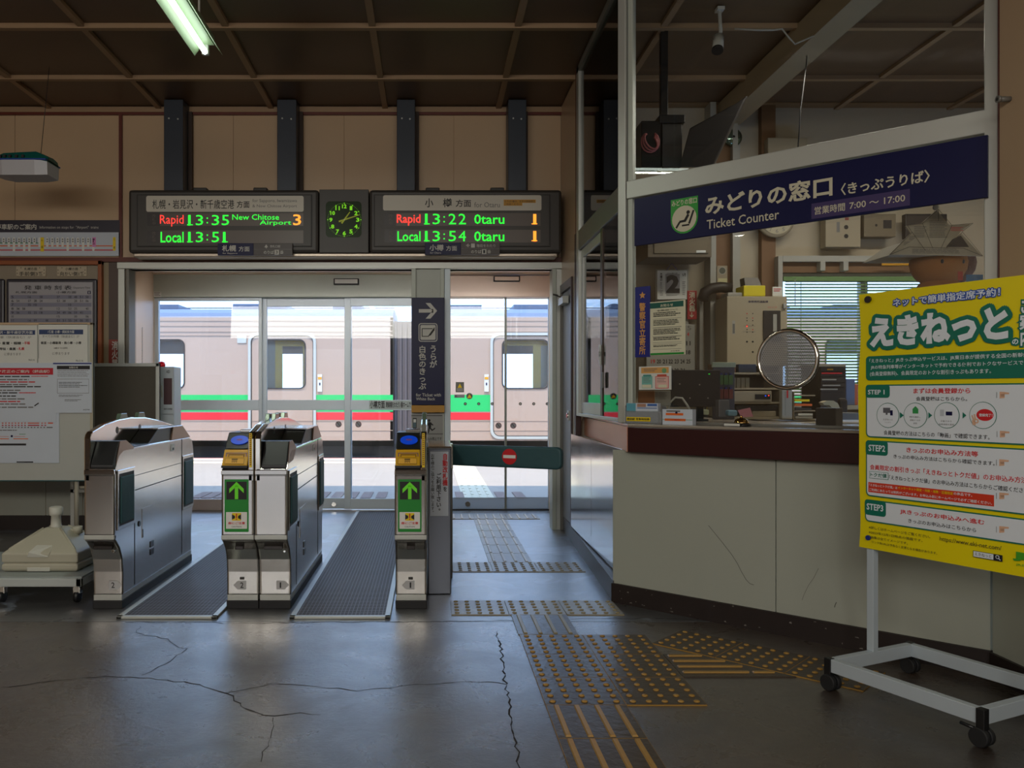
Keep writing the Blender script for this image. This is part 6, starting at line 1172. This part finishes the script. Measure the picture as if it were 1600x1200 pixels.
hp([(1466, 327), (1487, 352), (1520, 349), (1503, 362), (1486, 390), (1446, 392), (1425, 363), (1417, 352), (1441, 349)], .012, NP, 'crown'); hp([(1390, 398), (1425, 363), (1446, 392), (1450, 398)], .004, NP, 'flap'); hp([(1535, 400), (1503, 364), (1480, 390), (1476, 399)], .004, NP, 'flap')
hp([(1390, 398), (1420, 386), (1505, 388), (1535, 400)], -.002, NP, 'brim'); hp([(1488, 374), (1501, 368), (1514, 386), (1478, 386)], -.001, M('news_black', (40, 38, 38), .6, 0, 0), 'printed_block', .001)
MB().prism([(X(1395, Yh), Yh + .0, Z(397, Yh)), (X(1530, Yh), Yh, Z(397, Yh)), (X(1500, Yh), Yh, Z(372, Yh)), (X(1430, Yh), Yh, Z(372, Yh))], (0, .27, 0), NP).build('inner_fold', h)
g = Board((0, Yh + .004)); 
for (x0, y0, x1, y1, n) in ((1402, 390, 1432, 397, 4), (1412, 378, 1436, 388, 5), (1420, 369, 1430, 376, 4)): g.greek(x0, y0, x1, y1, n, GREYINK, 1, .4, .2, n)
g.build('print', h); g = Board((0, Yh + .012)); g.greek(1428, 354, 1448, 385, 12, GREYINK, 1, .4).greek(1452, 345, 1480, 385, 16, GREYINK, 1, .4, .2, 4).greek(1485, 355, 1505, 362, 3, REDP, 1, .4).build('print', h)
MB().cyl((X(1465, Yh), Yh + .01, Z(323, Yh)), (X(1465, Yh), Yh + .02, Z(323, Yh)), .012, WHITEP, n=12).build('suction_hook', h)
it('blue_sticker', 'small blue sticker low on the counter window beside the plush toy', 'sticker', 1510, 429, 1536, 441, 3.72, .003, M('sticker_blue', (40, 110, 160), .5, 0, .05), 'sheet', .0005); it('red_charm', 'small red tag hanging beside the plush toy', 'tag', 1497, 424, 1505, 438, 3.74, .004, M('charm_red', (170, 60, 50), .5, 0, .05), 'tag_plate', .002)
# ================================================================ YELLOW POSTER STAND
FL = Vector((1.556, 3.269, 0)); pu = Vector((.43, -.903, 0)).normalized(); pv = Vector((.903, .43, 0)).normalized()
st = thing('poster_stand', 'white metal poster stand on black casters in front of the counter', 'stand', FL + pu * .3 + pv * .25)
SW = M('stand_white', (182, 192, 200), .4, 0, .05); LU, LV = .60, .50
def ob(o, l1, d1, l2, d2, z0, z1): return MB().obox(o + Vector((0, 0, z0)), d1 * l1, d2 * l2, (0, 0, z1 - z0), SW)
for o, l1, l2 in ((FL, LU, .03), (FL + pv * (LV - .03), LU, .03)): ob(o, l1, pu, l2, pv, .073, .124).build('base_bar', st, .002)
for o in (FL + pu * .0, FL + pu * (LU - .03)): ob(o + pv * .03, .03, pu, LV - .06, pv, .073, .124).build('base_bar', st, .002)
for o in (FL + pv * (LV / 2 - .015), FL + pv * (LV / 2 - .015) + pu * (LU - .004)): ob(o, .03, pu, .03, pv, .124, 1.55).build('post', st, .002)
MB().obox(FL + pv * (LV / 2 - .012) + pu * .0 + Vector((0, 0, 1.545)), pu * LU, pv * .02, (0, 0, .022), ALU).build('top_rail', st, .002)
for a_, b__ in ((0, 0), (LU, 0), (0, LV), (LU, LV)):
    c = FL + pu * (a_ + (.012 if a_ == 0 else -.012)) + pv * (b__ + (.012 if b__ == 0 else -.012)); MB().cyl(c - pv * .024 + Vector((0, 0, .032)), c - pv * .004 + Vector((0, 0, .032)), .032, RUBBER, n=20).cyl(c + pv * .004 + Vector((0, 0, .032)), c + pv * .024 + Vector((0, 0, .032)), .032, RUBBER, n=20).cyl(c - pv * .02 + Vector((0, 0, .032)), c + pv * .02 + Vector((0, 0, .032)), .022, BLACK, n=14).build('caster', st, .003)
    sgn_u, sgn_v = (-1 if a_ == 0 else 1), (-1 if b__ == 0 else 1); MB().obox(c - pu * .014 - pv * .014 + pu * .004 * sgn_u + pv * .004 * sgn_v + Vector((0, 0, .055)), pu * .028, pv * .028, (0, 0, .071), BLACK).build('corner_cap', st, .002)
MB().cyl(FL + pu * (LU - .03) + pv * .0 + Vector((0, 0, .055)), FL + pu * (LU - .075) + pv * .0 + Vector((0, 0, .058)), .006, BLACK, n=8).build('brake_lever', st)
PO = FL + pv * (LV / 2 - .022)
po = thing('yellow_poster', 'large yellow poster with green lettering fixed on the wheeled white stand', 'poster', PO + pu * .3 + Vector((0, 0, .54)))
g = Board((PO.x, PO.y), (pu.x, pu.y), off=.0015); uL, zT = g.uz(1342, 460.5); _, zB = g.uz(1346, 855); uR = uL + .735
# the sheet: gently bowed edges
m = MB(); nx, nz = 14, 16; vs = []
for j in range(nz + 1):
    for i in range(nx + 1):
        fx_, fz_ = i / nx, j / nz; ed = (.004 * math.sin(fz_ * 9) + .003 * math.sin(fz_ * 17)) * (1 - fx_) ** 4
        vs.append(PO + pu * (uL + ed + fx_ * (uR - uL)) + Vector((0, 0, zB + fz_ * (zT - zB))) - g.N * (.003 + .006 * (1 - fz_) * fx_ * 0))
m.add(vs, [(j * (nx + 1) + i, j * (nx + 1) + i + 1, (j + 1) * (nx + 1) + i + 1, (j + 1) * (nx + 1) + i) for j in range(nz) for i in range(nx)], M('poster_yellow', (236, 216, 8), .35, 0, .03)); sh = m.build('sheet', po); sd_ = sh.modifiers.new('s', 'SOLIDIFY'); sd_.thickness = .001
PGN = M('poster_green', (8, 112, 92), .4, 0, .02); PW = M('poster_white', (226, 232, 240), .4, 0, .02); PBL = M('poster_blue', (34, 78, 170), .4, 0, 0); PRD = M('poster_red', (210, 34, 44), .4, 0, 0); PIN = M('poster_ink', (26, 26, 34), .5, 0, 0); SKN = M('hand_print', (222, 176, 146), .5, 0, 0)
g.L = 0
g.T('ネットで簡単指定席予約！', 1396, 467.5, 1563, 479.5, PBL, 1, .014, 0, .0038).T('ネットで簡単指定席予約！', 1396, 467.5, 1563, 479.5, PW, 2, .014)
g.T('えきねっと', 1359.5, 497, 1576, 543.5, PGN, 1, .05, 0, .016).T('えきねっと', 1359.5, 497, 1576, 543.5, PW, 2, .05)
g.T('の', 1582, 530, 1592, 538.5, PGN, 1, .02, 0, .006).T('の', 1582, 530, 1592, 538.5, PW, 2, .03).V('ご案内', 1604, 466, 540, 20, PGN, 1, .12).V('ご案内', 1604, 466, 540, 20, PW, 2, .03)
xr_ = 1655
def rbox(x0, y0, y1, fill, lay, brd=None):
    u0, z0 = g.uz(x0, y0); _, z1 = g.uz(x0, y1); u1 = uR - .02
    if brd: g.rr(u0, z1, u1, z0, .018, brd, lay); g.rr(u0 + .005, z1 + .005, u1 - .005, z0 - .005, .014, fill, lay + 1)
    else: g.rr(u0, z1, u1, z0, .014, fill, lay)
    return u0, z0, u1, z1
rbox(1353.5, 557, 594.5, PGN, 0)
g.T('「えきねっと」JRきっぷ申込サービスは、JR東日本が提供する全国の新幹線・', 1359, 560.8, 1614, 568, PW, 1, .006).T('JRの特急列車等がインターネットで予約できる便利でおトクなサービスです', 1361, 571, 1608, 578, PW, 1, .006).T('(会員登録無料)、会員限定のおトクな割引きっぷもあります。', 1360, 580.8, 1549, 588.5, PW, 1, .006)
for (x0, y0, y1, s_, tx1, ty0, ty1, tab) in ((1353.5, 601.3, 683, 'STEP 1', 1357, 609, 616.3, (1391, 621.5)), (1353.5, 687.5, 774.5, 'STEP2', 1358, 694.5, 704.5, (1388, 710)), (1352, 779.5, 814, 'STEP3', 1355, 786, 796, (1385, 803.5))):
    a0, b0_, a1, b1_ = rbox(x0, y0, y1, PW, 0, PGN); ut, _ = g.uz(tab[0], y0); _, zt2 = g.uz(x0, tab[1]); g.rr(a0, zt2, ut, b0_, .012, PGN, 2); g.T(s_, tx1, ty0, tx1 + 26, ty1, PW, 3, .02)
g.T('まずは会員登録から', 1428, 606.5, 1517, 615, PRD, 2, .02).T('会員登録はこちらから。', 1432, 619.6, 1512, 626.3, PIN, 2, .012)
for px, rx_ in ((1388, 19.6), (1431, 19.9), (1480, 20.5), (1536.5, 21.3)): g.disc(px, 649, rx_, PGN, 2, .98, 28); g.disc(px, 649, rx_ - .9, PW, 3, .98, 28)
for px in (1409, 1453.5, 1507): g.poly([(px - 2, 644), (px - 2, 654), (px + 4, 649)], PGN, 3)
g.R(1381, 637, 1392, 645, M('pc_grey', (96, 96, 104), .5, 0, 0), 4).R(1385, 645, 1388, 648, MC['pc_grey'], 4).R(1392, 641, 1396, 649, NAVY, 4).T('えきねっと', 1381, 654, 1396, 656.5, GREYINK, 4).T('トップへ', 1384, 658.5, 1393, 661, GREYINK, 4)
g.R(1427, 639, 1436, 646, M('mail_green', (50, 150, 80), .5, 0, 0), 4).poly([(1427, 639), (1436, 639), (1431.5, 634.5)], MC['mail_green'], 4).T('規約を確認し、', 1422, 650, 1440, 652.5, GREYINK, 4).T('登録メールを', 1423, 655, 1439, 657.5, GREYINK, 4).T('送信', 1428, 660, 1434, 662.5, GREYINK, 4)
g.R(1470, 640, 1476, 650, M('card_pale', (190, 196, 204), .5, 0, 0), 4).R(1479, 643, 1489, 649, NAVY, 4).T('お客さまの', 1471, 656.5, 1488, 659, GREYINK, 4).T('会員情報を登録', 1468, 661.5, 1492, 664, GREYINK, 4)
g.disc(1540, 648.4, 9.3, PRD, 4, 1.4, 24).T('登録完了！', 1531, 646, 1552, 650.8, PW, 5, .02).disc(1527, 658, 3.6, SKN, 5).disc(1527, 658, 1.6, PW, 6).poly([(1519, 649), (1521, 648.5), (1524, 656), (1522, 658)], SKN, 5).poly([(1523, 647), (1525, 647), (1526.5, 655), (1524, 656)], SKN, 5).poly([(1520, 656), (1525, 658), (1526, 664), (1521, 664)], SKN, 5)
g.T('会員登録の方法はこちらの「動画」で確認できます。', 1381.7, 672.2, 1547, 679.3, PIN, 2, .01)
g.T('きっぷのお申込み方法等', 1417, 698.5, 1529, 706.8, PRD, 2, .02).T('きっぷの申込み方法はこちらから確認できます。', 1397, 709.6, 1555, 716, PIN, 2, .01)
g.T('会員限定の割引きっぷ「えきねっとトクだ値」のお申込み方法', 1360, 725.3, 1606, 733.6, PRD, 2, .016).R(1359, 736, 1389, 747, PGN, 2).R(1359.6, 736.6, 1388.4, 746.4, PW, 3).T('トクだ値', 1361, 738, 1386.5, 744.5, PGN, 4, .02).T('「えきねっとトクだ値」のお申込み方法はこちらからご確認ください', 1390, 742.3, 1608, 749.3, PIN, 2, .01)
g.R(1357.5, 753, 1554, 768.5, M('band_red', (214, 60, 34), .4, 0, 0), 2).T('「えきねっとトクだ値」は', 1359, 755.3, 1403, 759.6, PW, 3, .01).T('インターネット限定・列車・席数・区間限定', 1404, 759.7, 1490, 764, YEL, 3, .01).T('の商品です。', 1491, 768.4, 1520, 773.2, PW, 3, .01).T('ご利用にあたっては制約がございます。お申込み前にホームページで必ずご確認ください。', 1359, 762.3, 1551, 766.8, PW, 3, .01)
g.T('JRきっぷのお申込みへ進む', 1407, 794.8, 1539, 803.3, PRD, 2, .02).T('きっぷのお申込みはこちらから', 1420, 810, 1526, 816.5, PIN, 2, .01)
g.T('※詳しくはホームページをご覧ください。', 1358, 821.3, 1454, 825.8, PIN, 1).T('※2023年12月1日時点の情報です。', 1358, 829, 1442, 833.2, PIN, 1).T('※画像は全てイメージです。', 1358, 836.5, 1419, 840.7, PIN, 1).T('リンク先URLは予告なく変更となる場合があります。', 1363, 844.6, 1465, 848.6, PIN, 1)
g.T('https://www.eki-net.com/', 1469, 838, 1565.5, 846.5, PIN, 1).R(1521, 860, 1567, 870, PIN, 1).R(1521.8, 860.8, 1553, 869.2, PW, 2).T('えきねっと', 1524, 862.6, 1550, 867.6, PIN, 3).disc(1559.7, 870.3, 3, PW, 4).disc(1559.7, 870.3, 1.9, PIN, 5).poly([(1561, 872.5), (1562, 871.8), (1565, 875), (1564, 875.8)], PW, 5)
g.T('JR', 1583, 861, 1622, 875.5, M('logo_green', (70, 160, 40), .4, 0, 0), 1, .07).T('JR北海道', 1588, 879.5, 1622, 884, MC['logo_green'], 1, .01)
for px, py in ((1567.5, 617), (1568, 678), (1567, 722.5), (1567, 774.5), (1567, 827)):
    g.poly([(px - 9, py - 4), (px - 5, py - 4.5), (px - 5, py + 5), (px - 9, py + 4.5)], PW, 2).poly([(px - 9.4, py - 4.4), (px - 8.8, py - 4.4), (px - 8.8, py + 4.9), (px - 9.4, py + 4.9)], PIN, 3).poly([(px - 5, py - 5), (px + 3, py - 4.5), (px + 3, py + 5), (px - 5, py + 5.5)], SKN, 2).poly([(px + 2, py - 4.5), (px + 10, py - 3.6), (px + 10, py - 1), (px + 2, py - 1)], SKN, 2)
    for q in (1, 3): g.poly([(px - 3, py - 1.5 + q), (px + 3, py - 1.5 + q), (px + 3, py - 1 + q), (px - 3, py - 1 + q)], PIN, 3)
g.build('print', po)
for px, py, r_, mm in ((1357.5, 468, .0135, M('magnet_brown', (40, 32, 28), .4, 0, 0)), (1358, 840, .010, M('magnet_blue', (30, 50, 130), .4, 0, 0))):
    u, z = g.uz(px, py); c = g.P(u, z); tag(MB().cyl(c, c + g.N * .008, r_, mm, n=18).build('round_magnet', None), ('brown' if r_ > .012 else 'blue') + ' round magnet holding a corner of the yellow poster', 'magnet')
t = thing('pipe_stub', 'short grey pipe stub on the wall beside the counter window', 'pipe', (2.3, 3.33, Z(155, 3.33))); MB().cyl((2.3, 3.3, Z(155, 3.3)), (2.25, 3.3, Z(155, 3.3)), .011, ALUD, n=14).cyl((2.26, 3.3, Z(155, 3.3)), (2.249, 3.3, Z(155, 3.3)), .014, ALUD, n=14).cyl((2.2488, 3.3, Z(155, 3.3)), (2.2485, 3.3, Z(155, 3.3)), .007, BLACK, n=12).build('tube', t)

# scratches on the white counter panels
SCR = M('scratch', (70, 66, 60), .7, 0, 0)
def scratch(pts, w_):
    g = Board((A.x, A.y), (U.x, U.y), off=.0006); q = [g.uz(*p) for p in pts]
    for a, b in zip(q, q[1:]): bar_(g, a, b, w_, SCR, 0)
    g.build('scratch', pf)
scratch([(1107, 821), (1116, 832), (1129, 848), (1143, 866), (1152, 880), (1159, 894), (1166, 906), (1172, 912), (1178, 914)], .0022)
scratch([(1279, 888), (1272, 902), (1263, 915), (1256, 930), (1253, 938)], .0012)
scratch([(1307, 941), (1305, 945), (1304, 949)], .003)
rnd = random.Random(9); CHP = M('paint_chip', (120, 114, 108), .7, 0, .1); m = MB()
for k in range(34):
    t = rnd.uniform(0, LEN); z = rnd.choice([rnd.uniform(.01, .03), rnd.uniform(.03, .1)]); w_, h_ = rnd.uniform(.004, .022), rnd.uniform(.003, .008); n_ = -.0128
    m.add([BP(t, n_, z), BP(t + w_, n_, z + rnd.uniform(-.003, .003)), BP(t + w_ * .8, n_, z + h_), BP(t + w_ * .2, n_, z + h_ * .7)], [(0, 1, 2, 3)], CHP)
m.build('paint_chip', bpy.data.objects['baseboard_counter'], fix=False, kind='stuff')
# crease strokes of the newspaper hat, painted for shade along its folds
g = Board((0, Yh - .003)); LN = M('fold_shade_line', (70, 66, 60), .8, 0, 0)
for pts in (((1390, 398), (1425, 363), (1417, 352), (1441, 349), (1466, 327)), ((1466, 327), (1487, 352), (1520, 349), (1503, 362), (1535, 400)), ((1425, 363), (1446, 392)), ((1503, 363), (1478, 388)), ((1466, 327), (1466, 345)), ((1390, 398), (1420, 386), (1505, 388), (1535, 400)), ((1441, 349), (1457, 388)), ((1487, 352), (1470, 388))):
    q = [g.uz(*p) for p in pts]
    for a, b in zip(q, q[1:]): bar_(g, a, b, .002, LN, 1)
g.greek(1425, 389, 1500, 397, 4, GREYINK, 1, .4, .1, 6)
g.build('fold_shade', h)
